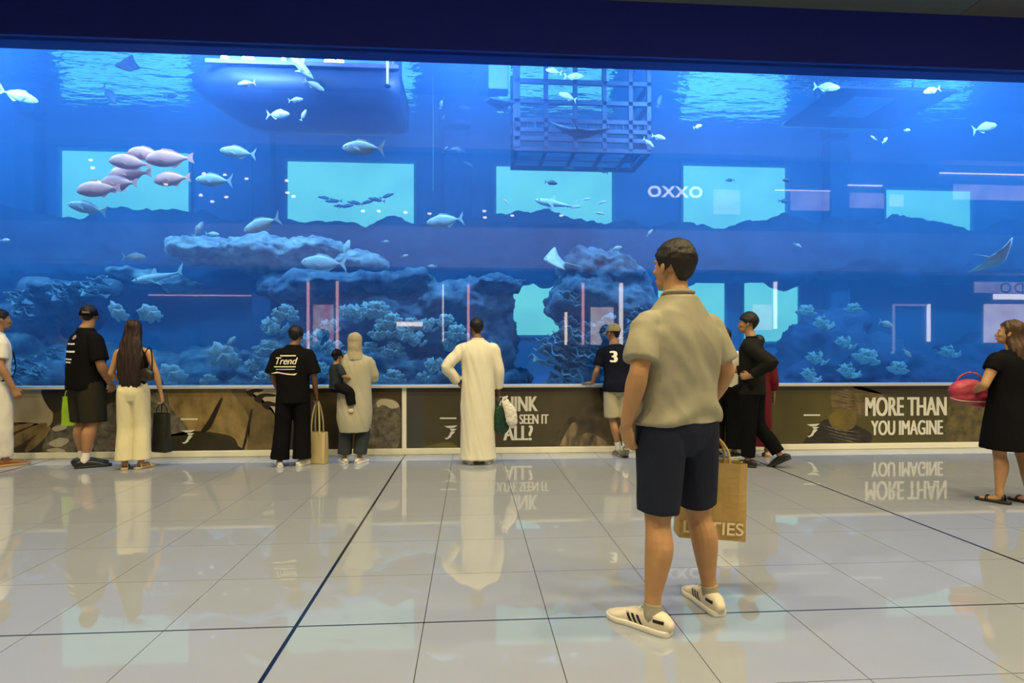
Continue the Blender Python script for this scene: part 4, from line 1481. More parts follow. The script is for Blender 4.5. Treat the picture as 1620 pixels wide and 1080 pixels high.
pr(bl, [(68, 714), (74, 690), (88, 672), (106, 668), (122, 672), (124, 712), (96, 718)], greyp, layer=2)
for q in ([(84, 676), (106, 670), (104, 678), (88, 682)], [(78, 700), (96, 692), (110, 696), (98, 706), (84, 706)], [(74, 712), (90, 708), (104, 713), (92, 717)]):
    pr(bl, q, pale, layer=3)
pr(bl, [(160, 650), (190, 640), (200, 700), (150, 718)], greyp, layer=1)
pr(bl, [(236, 613), (430, 613), (436, 640), (424, 720), (382, 720), (372, 694), (340, 684), (300, 682), (262, 690), (240, 660)], gold)
pr(bl, [(366, 616), (400, 622), (430, 645), (436, 668), (426, 718), (392, 719), (396, 672), (384, 642)], gold2, layer=2)
pr(bl, [(348, 632), (352, 633), (336, 672), (326, 682), (318, 682), (330, 664)], ink_dark, layer=2)
pr(bl, [(396, 652), (400, 650), (392, 690), (386, 712), (383, 711), (388, 690)], ink_dark, layer=3)
pr(bl, [(240, 718), (256, 694), (284, 684), (310, 682), (340, 688), (372, 702), (382, 720)], moss, layer=2)
pr(bl, [(236, 613), (262, 613), (268, 640), (300, 682), (270, 690), (238, 690)], greyp, layer=2)
pr(bl, [(392, 613), (444, 613), (444, 668), (430, 650), (412, 636), (396, 622)], pale, layer=2)
for q in ([(390, 620), (402, 615), (416, 616), (414, 619), (402, 621), (398, 628)], [(402, 630), (416, 622), (436, 624), (434, 627), (418, 628), (412, 638)], [(414, 640), (424, 634), (442, 640), (442, 644), (428, 642), (424, 648)]):
    pr(bl, q, ink_dark, layer=3)
pr(bl, [(588, 640), (600, 630), (624, 632), (634, 650), (632, 700), (616, 718), (584, 718)], greyp)
pr(bl, [(596, 636), (604, 631), (622, 633), (632, 642), (620, 646), (606, 640), (598, 644)], pale, layer=2)
pr(bl, [(286, 661.5), (313, 661.5), (313, 664), (286, 664)], ink, 'underline', 3, False)
emblem(bl, 298, 690, 0.62, ink)
boxo('edge_strip', (X_split - 0.03 - bl.location.x, X_split + 0.025 - bl.location.x, -0.014, 0.0035, 0.078, 0.834), cream, bl)

base_r = print_mat('dark_olive', (0.078, 0.066, 0.030), (0.040, 0.034, 0.016), 1.6)
X_mid = wx(1062, 650)[0]
b2 = banner('dark olive banner reading think you have seen it all', X_split + 0.027, X_mid, base_r)
pr(b2, [(644, 609), (668, 609), (668, 716), (644, 717)], print_mat('post', (0.055, 0.06, 0.055), (0.045, 0.045, 0.04), 2.0))
pr(b2, [(668, 716), (680, 704), (715, 700), (722, 715)], print_mat('olive_light', (0.15, 0.13, 0.035), (0.09, 0.08, 0.03), 3.0))
fur = print_mat('fur', (0.30, 0.22, 0.125), (0.030, 0.024, 0.014), 7.0, (1.6, 1, 0.5))
pr(b2, [(872, 714), (884, 684), (900, 662), (930, 640), (968, 622), (1020, 612), (1020, 713)], print_mat('fur_dark', (0.10, 0.08, 0.04), (0.026, 0.022, 0.013), 4.0))
pr(b2, [(884, 712), (892, 690), (906, 668), (914, 676), (906, 700), (898, 714)], fur, layer=2)
pr(b2, [(906, 712), (914, 694), (930, 684), (950, 692), (966, 706), (950, 714), (930, 706)], fur, layer=2)
pr(b2, [(950, 612), (990, 612), (985, 660), (956, 640)], ink_dark, layer=2)
lettering(b2, 'THINK', 783, 851, 627, 650, ink)
lettering(b2, "YOU'VE SEEN IT", 770, 868, 655, 670, ink, 0.018)
lettering(b2, 'ALL?', 796, 843, 673, 696, ink)
pr(b2, [(696, 660), (722, 660), (722, 662.5), (696, 662.5)], ink, 'underline', 3, False)
emblem(b2, 713, 683, 0.62, ink)

base_3 = print_mat('olive', (0.092, 0.080, 0.022), (0.052, 0.047, 0.016), 1.2)
b3 = banner('olive banner reading more than you imagine beside brown fur picture', X_mid + 0.004, 11.2, base_3)
pr(b3, [(1318, 609), (1352, 609), (1398, 625), (1372, 640), (1370, 660), (1320, 650)], print_mat('fur_brown', (0.20, 0.14, 0.062), (0.06, 0.046, 0.02), 9.0, (0.5, 1, 2.4)))
pr(b3, [(1352, 609), (1525, 607), (1524, 622), (1500, 628), (1400, 624)], print_mat('brown_dark', (0.055, 0.04, 0.022), (0.04, 0.032, 0.018), 2.0))  # dark brown printed shape along the banner's top edge
pr(b3, [(1268, 712), (1296, 668), (1330, 664), (1378, 686), (1366, 708), (1320, 711)], print_mat('fur_umber', (0.040, 0.034, 0.022), (0.016, 0.014, 0.012), 9.0, (0.5, 1, 2.4)), layer=2)  # very dark printed fur patch low on the banner
pr(b3, [(1310, 660), (1328, 648), (1352, 652), (1350, 676), (1322, 680)], print_mat('amber', (0.19, 0.135, 0.03), (0.11, 0.085, 0.024), 5.0), layer=3)
pr(b3, [(1498, 650), (1516, 636), (1580, 630), (1580, 704), (1500, 706)], print_mat('fur_amber', (0.17, 0.13, 0.04), (0.03, 0.026, 0.014), 8.0), layer=1)
for k in range(6):
    y = 672 + 6 * k
    pr(b3, [(1300 + 4 * k, y), (1330 + 5 * k, y + 7), (1362, y + 12), (1328 + 5 * k, y + 8.6)], greyp, layer=4)
for k in range(7):
    y = 612 + 5 * k
    pr(b3, [(1322, y), (1345 + 2 * k, y + 6), (1366, y + 15), (1343 + 2 * k, y + 7.5)], fur, layer=4)
lettering(b3, 'MORE THAN', 1368, 1497, 628, 657, ink)
lettering(b3, 'YOU IMAGINE', 1377, 1491, 665, 687, ink, 0.018)
pr(b3, [(1271, 655), (1297, 655), (1297, 657.5), (1271, 657.5)], ink, 'underline', 3, False)
emblem(b3, 1286, 680, 0.6, ink)

# ------------------------------------------------------------------ bags
kraft = mat('kraft_paper', (0.40, 0.27, 0.085), rough=0.75, var=0.08, scale=5, bump=0.1, bscale=40)
kraft_pale = mat('kraft_paper_pale', (0.46, 0.38, 0.185), rough=0.75, var=0.08, scale=5, bump=0.1, bscale=40)


def paper_bag(label, loc, rz, w, h, dp, m, handle=0.14, hm=None, wob=0.006, text=None, name='shopping_bag', rope=0.004, seed=0):
    root = empty(name, loc, rz)
    tag(root, label, 'bag')
    bm = bmesh.new()
    N = 8
    loop = []
    for k in range(N):
        loop.append((-w / 2 + w * k / N, -dp / 2))
    for k in range(4):
        loop.append((w / 2, -dp / 2 + dp * k / 4))
    for k in range(N):
        loop.append((w / 2 - w * k / N, dp / 2))
    for k in range(4):
        loop.append((-w / 2, dp / 2 - dp * k / 4))
    Z = [h * k / 10 for k in range(11)]
    layers = []
    for inner in (0, 1):
        lay = []
        for z in (Z if not inner else Z[::-1]):
            t = z / h
            row = []
            for x, y in loop:
                yy = y * (1 - 0.35 * t * (abs(x) > w * 0.47) - 0.12 * t)
                xx = x - (0.018 * t * math.copysign(1, x) if abs(abs(x) - w / 2) < 1e-6 and abs(y) < dp * 0.3 else 0)
                k = 0.006 if inner else 0
                q = wob * noise.noise(Vector((x * 9 + seed, z * 7, y * 4)))
                row.append(bm.verts.new((xx * (1 - k * 2), yy * (1 - k * 4) + (q if abs(y) > dp * 0.4 else 0), z + (0.003 if inner and z == 0 else 0))))
            lay.append(row)
        layers += lay
    n = len(loop)
    for a, b in zip(layers, layers[1:]):
        for k in range(n):
            bm.faces.new((a[k], a[(k + 1) % n], b[(k + 1) % n], b[k]))
    bm.faces.new(layers[0][::-1])
    bm.faces.new(layers[-1])
    body = obj('bag_body', bm, m, root, smooth=False)
    for sy in (-1, 1):
        bm = bmesh.new()
        y = sy * dp * 0.42
        tube(bm, [(-w * 0.22, y, h - 0.03), (-w * 0.2, y * 0.8, h + handle * 0.45), (-w * 0.07, y * 0.25, h + handle), (w * 0.07, y * 0.25, h + handle), (w * 0.2, y * 0.8, h + handle * 0.45), (w * 0.22, y, h - 0.03)],
             [(rope, rope * 1.6)] * 6, n=8, sub=4, ref=(0, 1, 0))
        obj('handle', bm, hm or m, root, smooth=True)
    if text:
        me = text_mesh(text[0], text[1], text[2], offset=0.0012)
        for v in me.vertices:
            v.co = (v.co.x, -dp / 2 - 0.0075, text[3] + v.co.y)
        me.update()
        link('lettering', me, text[4], root)
    return root


# shopping bag of the man in grey
c = col_at(1121, 3.16)
bag1 = paper_bag('large brown kraft bag with white capital letters beside navy shorts', (c.x, c.y, 0.300), camdir(0), 0.345, 0.405, 0.13, kraft, handle=0.12, hm=kraft,
                 text=('LEFTIES', 0.092, 1.06, 0.060, mat('bag_print', (0.72, 0.62, 0.40), rough=0.7)))
bag1.rotation_euler = (0.0, 0.05, camdir(-3))
c = col_at(502, 6.80)
paper_bag('plain pale kraft tote standing beside black trousers', (c.x, c.y, 0.004), camdir(-12), 0.235, 0.36, 0.11, kraft_pale, handle=0.33, rope=0.007, seed=3)
c = col_at(256, 6.66)
paper_bag('plain black carrier bag held beside cream trousers', (c.x + 0.0, c.y, 0.155), camdir(-20), 0.20, 0.44, 0.09, mat('black_paper', (0.014, 0.014, 0.011), rough=0.5), handle=0.10, seed=5)
c = col_at(111, 6.95)
paper_bag('bright lime green bag behind dark olive shorts', (c.x, c.y, 0.42), camdir(-10), 0.17, 0.34, 0.08, mat('lime_paper', (0.30, 0.50, 0.02), rough=0.5), handle=0.10, seed=7)


def sack(label, loc, prof, m, handle_top, seed=0, squash=0.55, name='plastic_bag'):
    root = empty(name, loc)
    tag(root, label, 'bag')
    bm = bmesh.new()
    rings_z(bm, [(z, cx, cy, r, r * squash) for z, cx, cy, r in prof], n=20, power=2.2, flat=(False, True))
    me = voxel(bm, 0.008, 2, 0.4)
    displace(me, lambda co, n: 0.010 * noise.noise(Vector((co.x * 18 + seed, co.y * 18, co.z * 7))) + 0.006 * noise.noise(co * 40))
    link('bag_body', me, m, root)
    top = prof[-1]
    for sx in (-1, 1):
        bm = bmesh.new()
        a = top[3] * 0.7
        tube(bm, [(top[1] + sx * a, top[2], top[0] - 0.02), (top[1] + sx * a * 0.6, top[2], (top[0] + handle_top) / 2), (top[1] * 0.5, top[2], handle_top)], [(0.014, 0.005), (0.011, 0.005), (0.008, 0.005)], n=8)
        obj('handle', bm, m, root, smooth=True)
    return root


c = col_at(793, fdepth(732) - 0.02)
sack('dark green plastic carrier hanging beside the white robe', (c.x, c.y, 0.36), [(0.0, 0, 0, 0.06), (0.06, 0, 0, 0.095), (0.2, 0.0, 0, 0.09), (0.30, 0, 0, 0.065)], mat('green_plastic', (0.008, 0.045, 0.022), rough=0.3), 0.40, 2)
c = col_at(807, fdepth(732) - 0.10)
sack('crumpled white plastic bag hanging beside the white robe', (c.x, c.y, 0.43), [(0.0, 0.03, 0, 0.03), (0.05, 0.025, 0, 0.068), (0.15, 0.01, 0, 0.07), (0.22, -0.02, 0, 0.055), (0.30, -0.06, 0, 0.038)], mat('white_plastic', (0.62, 0.60, 0.52), rough=0.35), 0.35, 5)

# rosy handbag of the woman in the black dress
c = col_at(1532, fdepth(795) + 0.24)
root = empty('handbag', (c.x, c.y, 0.82), camdir(-14))
tag(root, 'puffy rose red handbag held in front of a black dress', 'bag')
rose = mat('rose_leather', (0.36, 0.035, 0.065), rough=0.45, var=0.15)
bm = bmesh.new()
ellipsoid(bm, (0, 0, 0.12), (0.155, 0.085, 0.105))
ellipsoid(bm, (0.02, 0, 0.06), (0.165, 0.09, 0.06))
ellipsoid(bm, (0.09, 0, 0.05), (0.09, 0.075, 0.08))
me = voxel(bm, 0.007, 4, 0.5)
displace(me, lambda co, n: 0.006 * noise.noise(co * 22))
link('bag_body', me, rose, root)
bm = bmesh.new()
tube(bm, [(-0.10, 0, 0.18), (-0.06, 0, 0.25), (0.02, 0, 0.285), (0.09, 0, 0.25), (0.11, 0, 0.17)], [0.008] * 5, n=8)
obj('handle', bm, rose, root, smooth=True)
bm = bmesh.new()
tube(bm, [(-0.15, -0.03, 0.055), (-0.09, -0.075, 0.035), (0.0, -0.092, 0.03), (0.1, -0.08, 0.03)], [0.005] * 4, n=8)
obj('piping', bm, mat('rose_piping', (0.55, 0.38, 0.33), rough=0.5), root, smooth=True)

# phone in the hand of the person in the white shirt
c = col_at(1156, fdepth(722) + 0.08)
root = empty('phone', (c.x, c.y, 1.06), camdir(-20))
tag(root, 'small phone held in front of a white shirt', 'phone')
bm = bmesh.new()
box(bm, -0.036, 0.036, -0.004, 0.004, -0.07, 0.07, bev=0.003)
obj('phone_case', bm, blk, root)
boxo('phone_screen', (-0.032, 0.032, -0.0046, -0.0041, -0.064, 0.064), emis('phone_light', (0.8, 0.85, 1.0), 0.8), root)
root.rotation_euler = (math.radians(-50), 0, camdir(-20))
# shoulder bag of the woman with long hair
c = col_at(232, fdepth(741) - 0.13)
root = empty('shoulder_bag', (c.x, c.y, 0.98), camdir(-20))
tag(root, 'soft black shoulder bag under long dark hair', 'bag')
bm = bmesh.new()
ellipsoid(bm, (0, 0, 0.06), (0.095, 0.045, 0.075))
box(bm, -0.085, 0.085, -0.03, 0.03, 0.0, 0.09, bev=0.015)
me = voxel(bm, 0.007, 4, 0.5)
link('bag_body', me, mat('black_nylon', (0.020, 0.016, 0.012), rough=0.45), root)
bm = bmesh.new()
tube(bm, [(-0.08, 0, 0.10), (-0.05, 0.0, 0.25), (-0.02, 0.05, 0.36), (0.03, 0.04, 0.25), (0.08, 0, 0.10)], [(0.009, 0.004)] * 5, n=8)
obj('strap', bm, black_f, root, smooth=True)
# ------------------------------------------------------------------ the reef
rock_m = mat('reef_rock', (0.42, 0.54, 0.58), rough=0.9, color2=(0.08, 0.13, 0.20), scale=4.5, bump=1.0, bscale=11, detail=9)
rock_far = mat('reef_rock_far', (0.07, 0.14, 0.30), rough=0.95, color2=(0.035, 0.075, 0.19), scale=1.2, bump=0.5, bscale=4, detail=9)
rock_dark = mat('reef_rock_dark', (0.17, 0.25, 0.33), rough=0.95, color2=(0.018, 0.035, 0.09), scale=4.0, bump=1.0, bscale=10, detail=9)


def rock(label, Y, blobs, m, vox=0.07, amp=0.16, seed=0.0, group=None, fine=0.05):
    """blobs in picture coordinates (px, py, half width px, half height px, half depth m, dY)"""
    bm = bmesh.new()
    for px, py, hw, hh, hd, dY in blobs:
        c = atY(px, py, Y + dY)
        e = atY(px + hw, py - hh, Y + dY)
        ellipsoid(bm, c, (abs(e.x - c.x), hd, abs(e.z - c.z)), None, 3)
    me = voxel(bm, vox, 2, 0.5)
    o = Vector((seed * 3.7, seed * 1.9, seed * 5.3))

    def fn(co, n):
        q = co + o
        a = noise.fractal(Vector((q.x * 1.3, q.y * 1.3, q.z * 2.2)), 0.9, 2.1, 4)
        b = abs(noise.noise(Vector((q.x * 3.5, q.y * 3.5, q.z * 9))))
        return amp * a * 0.9 - 1.6 * fine * b + fine * noise.noise(q * 7) + 0.5 * fine * noise.noise(q * 15)
    displace(me, fn)
    c = Vector((sum(v.co.x for v in me.vertices) / len(me.vertices), sum(v.co.y for v in me.vertices) / len(me.vertices), min(v.co.z for v in me.vertices)))
    for v in me.vertices:
        v.co -= c
    ob = link('reef_rock', me, m)
    ob.location = c
    tag(ob, label, 'rock', group)
    return ob


rock('long flat rock ledge jutting out above the reef', 10.6, [(330, 398, 62, 20, 0.7, 0), (410, 398, 80, 24, 0.8, 0), (500, 396, 52, 18, 0.7, 0), (440, 412, 110, 18, 0.7, 0.1), (300, 388, 30, 10, 0.5, 0)], rock_m, 0.045, 0.16, 1)
rock('short boulder at the end of the flat rock ledge', 10.5, [(560, 412, 38, 15, 0.5, 0), (590, 415, 26, 15, 0.45, 0), (535, 420, 30, 12, 0.5, 0)], rock_m, 0.045, 0.14, 2)
rock('massive overhanging reef rock left of the swim-through gap', 10.4, [(560, 450, 125, 20, 0.9, 0), (470, 462, 60, 24, 0.8, 0.2), (660, 445, 35, 14, 0.6, -0.2), (620, 510, 150, 55, 1.0, 0.3), (730, 480, 85, 40, 0.9, 0), (780, 452, 52, 16, 0.8, -0.2), (800, 445, 34, 11, 0.6, -0.2), (760, 545, 58, 70, 0.9, 0.1), (560, 590, 220, 60, 1.1, 0.4), (790, 600, 50, 24, 0.7, 0)], rock_dark, 0.05, 0.19, 3)
rock('tall peaked reef rock right of the swim-through gap', 9.8, [(945, 425, 62, 34, 0.7, 0), (970, 440, 62, 30, 0.7, 0), (930, 408, 38, 18, 0.5, 0), (930, 480, 68, 50, 0.8, 0), (985, 500, 55, 60, 0.8, 0), (950, 560, 72, 70, 0.9, 0), (1020, 580, 60, 50, 0.8, 0.2), (960, 620, 110, 40, 1.0, 0.2)], rock_dark, 0.05, 0.19, 4)
rock('low knobbly reef bank beneath pale plate corals', 10.8, [(110, 460, 60, 14, 0.7, 0), (150, 455, 40, 11, 0.6, 0), (60, 500, 90, 26, 0.8, 0.4), (20, 560, 110, 60, 0.9, 0.5), (130, 590, 120, 50, 0.9, 0.3), (250, 610, 120, 50, 0.9, 0), (340, 600, 90, 50, 0.9, 0)], rock_dark, 0.07, 0.16, 5)
rock('low rubble bank close behind the sill', 8.75, [(x, 642 + 4 * math.sin(x), 44, 22, 0.5, 0) for x in range(310, 730, 44)], rock_dark, 0.05, 0.08, 9)
rock('slender slanting rock shelf near the flat ledge', 11.2, [(215, 432, 40, 9, 0.5, 0), (255, 444, 40, 10, 0.5, 0), (285, 452, 26, 10, 0.5, 0), (235, 440, 60, 8, 0.6, 0.2)], rock_m, 0.05, 0.12, 6)
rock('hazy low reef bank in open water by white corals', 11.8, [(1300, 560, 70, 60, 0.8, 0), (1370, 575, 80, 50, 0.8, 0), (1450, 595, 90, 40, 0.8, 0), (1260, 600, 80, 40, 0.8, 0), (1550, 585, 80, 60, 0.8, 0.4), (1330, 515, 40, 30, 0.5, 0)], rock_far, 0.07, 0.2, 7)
ridge = [(x, 400 + 6 * math.sin(x * 0.013), 75, 50 + 7 * math.sin(x * 0.031 + 1) + (18 if x < 330 else 0) + (6 if 480 < x < 900 else 0), 0.55, 0) for x in range(-60, 1700, 62)]
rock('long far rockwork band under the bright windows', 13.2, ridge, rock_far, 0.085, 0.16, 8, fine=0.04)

# corals: a thing of several plates
coral_pale = mat('coral_pale', (0.50, 0.66, 0.68), rough=0.8, color2=(0.28, 0.45, 0.52), scale=7, bump=0.5, bscale=20)
coral_mid = mat('coral_mid', (0.26, 0.42, 0.48), rough=0.85, color2=(0.12, 0.24, 0.34), scale=6, bump=0.5, bscale=18)
rnd = random.Random(7)


def plate_mesh(seed, m, frill=0.16, span=2.4, cup=0.35):
    bm = bmesh.new()
    R, A = 6, 18
    V = []
    for i in range(R):
        r = 0.08 + 0.92 * i / (R - 1)
        row = []
        for k in range(A + 1):
            a = -span / 2 + span * k / A
            edge = 1 + 0.12 * math.sin(a * 6 + seed) * r + 0.06 * math.sin(a * 13 + seed * 2) * r
            z = cup * r * r + frill * r * r * math.sin(a * 5.0 + seed * 1.7) * 0.6 + frill * 0.4 * r * math.sin(a * 11 + seed)
            row.append((math.sin(a) * r * edge, -math.cos(a) * r * edge, z))
        V.append(row)
    top = [[bm.verts.new(p) for p in row] for row in V]
    bot = [[bm.verts.new((p[0], p[1], p[2] - 0.05)) for p in row] for row in V]
    for q in (top, bot):
        for i in range(R - 1):
            for k in range(A):
                bm.faces.new((q[i][k], q[i][k + 1], q[i + 1][k + 1], q[i + 1][k]))
    for k in range(A):
        bm.faces.new((top[-1][k], top[-1][k + 1], bot[-1][k + 1], bot[-1][k]))
        bm.faces.new((top[0][k], top[0][k + 1], bot[0][k + 1], bot[0][k]))
    for i in range(R - 1):
        for k in (0, A):
            bm.faces.new((top[i][k], top[i + 1][k], bot[i + 1][k], bot[i][k]))
    bmesh.ops.recalc_face_normals(bm, faces=bm.faces[:])
    for f in bm.faces:
        f.smooth = True
    me = bpy.data.meshes.new('plate')
    bm.to_mesh(me)
    bm.free()
    me.materials.append(m)
    return me


def coral_proto(kind, seed):
    r = random.Random(seed)
    root = empty('plate_coral' if kind != 'fan' else 'leaf_coral')
    m = coral_pale if kind in ('rose', 'cup') else coral_mid
    mes = [plate_mesh(seed + q, m, 0.22 if kind != 'cup' else 0.12, 2.2 if kind != 'cup' else 5.6, 0.45 if kind != 'fan' else 0.15) for q in range(2)]
    if kind == 'rose':
        for q in range(9):
            o = link('plate', mes[q % 2], None, root)
            lay = q // 3
            o.scale = [(0.62 - 0.10 * lay) * r.uniform(0.85, 1.15)] * 3
            o.rotation_euler = (math.radians(-18 - 20 * lay + r.uniform(-12, 12)), r.uniform(-0.3, 0.3), r.uniform(-1.5, 1.5))
            o.location = (r.uniform(-0.38, 0.38), r.uniform(-0.05, 0.12), -0.28 + 0.24 * lay + r.uniform(-0.06, 0.06))
    elif kind == 'cup':
        for q in range(2):
            o = link('plate', mes[q % 2], None, root)
            o.scale = (0.55 - 0.12 * q,) * 3
            o.rotation_euler = (math.radians(-62 + 12 * q), r.uniform(-0.3, 0.3), r.uniform(-0.4, 0.4))
            o.location = (0.34 * q - 0.12, 0.05 * q, -0.2 * q + 0.05)
    else:
        for q in range(7):
            o = link('plate', mes[q % 2], None, root)
            o.scale = [0.75 * r.uniform(0.7, 1.1)] * 3
            o.rotation_euler = (math.radians(r.uniform(-5, 20)), math.radians(r.uniform(-25, 25)), r.uniform(-1.2, 1.2))
            o.location = (r.uniform(-0.3, 0.3), r.uniform(-0.1, 0.15), -0.45 + 0.15 * q)
    return root


PROTO = {k: [coral_proto(k, s) for s in ss] for k, ss in (('rose', (1, 4)), ('cup', (9,)), ('fan', (15, 21)))}
USED = set()


def coral(kind, px, py, size, Y, label, group):
    pr_ = PROTO[kind]
    p0 = pr_[rnd.randrange(len(pr_))]
    if id(p0) in USED:
        o = copy_tree(p0)
    else:
        o = p0
        USED.add(id(p0))
    o.location = atY(px, py, Y)
    s = size / FPX * Y * 0.62
    o.scale = (s, s, s)
    o.rotation_euler = (0, rnd.uniform(-0.2, 0.2), rnd.uniform(-0.4, 0.4))
    tag(o, label, 'coral', group)


G1 = ('rose', 'frilly pale blue plate coral on the overhanging rock', 'pale corals on the overhanging rock')
for px, py, s, Y in ((452, 498, 42, 9.2), (432, 520, 48, 9.1), (425, 555, 44, 9.0), (400, 582, 36, 9.0), (495, 545, 52, 8.9), (525, 556, 42, 8.9), (520, 520, 36, 9.0), (548, 496, 34, 9.1), (572, 498, 44, 9.1),
                     (596, 494, 46, 9.1), (618, 512, 44, 9.0), (640, 532, 46, 8.9), (606, 528, 44, 8.95), (656, 540, 38, 8.9), (622, 556, 40, 8.9), (650, 516, 36, 9.0), (676, 518, 36, 9.1), (705, 510, 34, 9.1), (722, 530, 42, 9.0), (712, 548, 36, 9.0), (585, 552, 30, 9.0)):
    coral(G1[0], px, py, s, Y, G1[1], G1[2])
for px, py, s, Y in ((440, 592, 36, 8.7), (505, 590, 44, 8.7), (622, 600, 40, 8.6), (686, 582, 40, 8.6), (668, 598, 24, 8.7), (418, 600, 34, 8.7), (330, 602, 26, 8.7)):
    coral('rose', px, py, s, Y, 'small pale coral tuft low by the sill', 'low coral tufts by the sill')
for px, py, s, Y, lb in ((352, 570, 66, 8.8, 'broad ruffled pale green plate coral near the script T-shirt'), (182, 497, 46, 8.9, 'cup shaped pale coral behind a black cap'), (238, 500, 44, 8.9, 'double cup pale coral above long dark hair'), (272, 598, 56, 8.7, 'smooth round blue plate coral beside cream trousers')):
    coral('cup', px, py, s, Y, lb, None)
for px, py, s, Y in ((880, 560, 70, 9.0), (905, 530, 64, 9.0), (912, 590, 66, 8.9), (950, 520, 60, 9.0), (962, 585, 60, 8.9), (1005, 560, 56, 8.9), (930, 560, 60, 8.9), (900, 470, 44, 9.2), (990, 530, 50, 8.9), (1015, 500, 40, 9.0), (1025, 530, 46, 8.9)):
    coral('fan', px, py, s, Y, 'layered blue leaf coral clinging to the tall peaked rock', 'leaf corals on the tall rock')
for px, py, s, Y in ((100, 460, 44, 10.2), (150, 455, 44, 10.2), (30, 470, 36, 10.2), (52, 492, 40, 10.2), (35, 580, 44, 9.4), (70, 590, 34, 9.4), (30, 604, 40, 9.2), (225, 560, 26, 9.4), (85, 560, 30, 9.6)):
    coral('fan', px, py, s, Y, 'dim blue leaf coral on the low knobbly bank', 'leaf corals on the low bank')
for px, py, s, Y in ((1275, 495, 34, 10.8), (1300, 515, 40, 10.8), (1350, 490, 28, 10.8), (1335, 545, 34, 10.6), (1290, 570, 36, 10.4), (1370, 568, 44, 10.4), (1340, 590, 40, 10.2), (1420, 585, 36, 10.3), (1280, 596, 36, 10.2), (1500, 560, 34, 10.8)):
    coral('rose', px, py, s, Y, 'faint bluish coral on the hazy low bank', 'corals on the hazy bank')

# ------------------------------------------------------------------ fish
silver = mat('fish_silver', (0.55, 0.68, 0.70), rough=0.4, color2=(0.35, 0.50, 0.55), scale=4)
pinkf = mat('fish_pink', (1.0, 0.46, 0.33), rough=0.5, color2=(0.92, 0.38, 0.28), scale=5)
darkf = mat('fish_dark', (0.05, 0.09, 0.16), rough=0.5, color2=(0.02, 0.04, 0.09), scale=5)
slate = mat('fish_slate', (0.06, 0.04, 0.05), rough=0.8, color2=(0.03, 0.022, 0.035), scale=5)
whitef = mat('fish_white', (0.58, 0.62, 0.62), rough=0.5, color2=(0.42, 0.50, 0.54), scale=5)
eye_b = mat('fish_eye', (0.01, 0.01, 0.012), rough=0.2)


def slab(bm, pts, t):
    """thin fin in the XZ plane"""
    a = [bm.verts.new((x, -t, z)) for x, z in pts]
    b = [bm.verts.new((x, t, z)) for x, z in pts]
    n = len(pts)
    bm.faces.new(a)
    bm.faces.new(b[::-1])
    for k in range(n):
        bm.faces.new((a[k], a[(k + 1) % n], b[(k + 1) % n], b[k]))


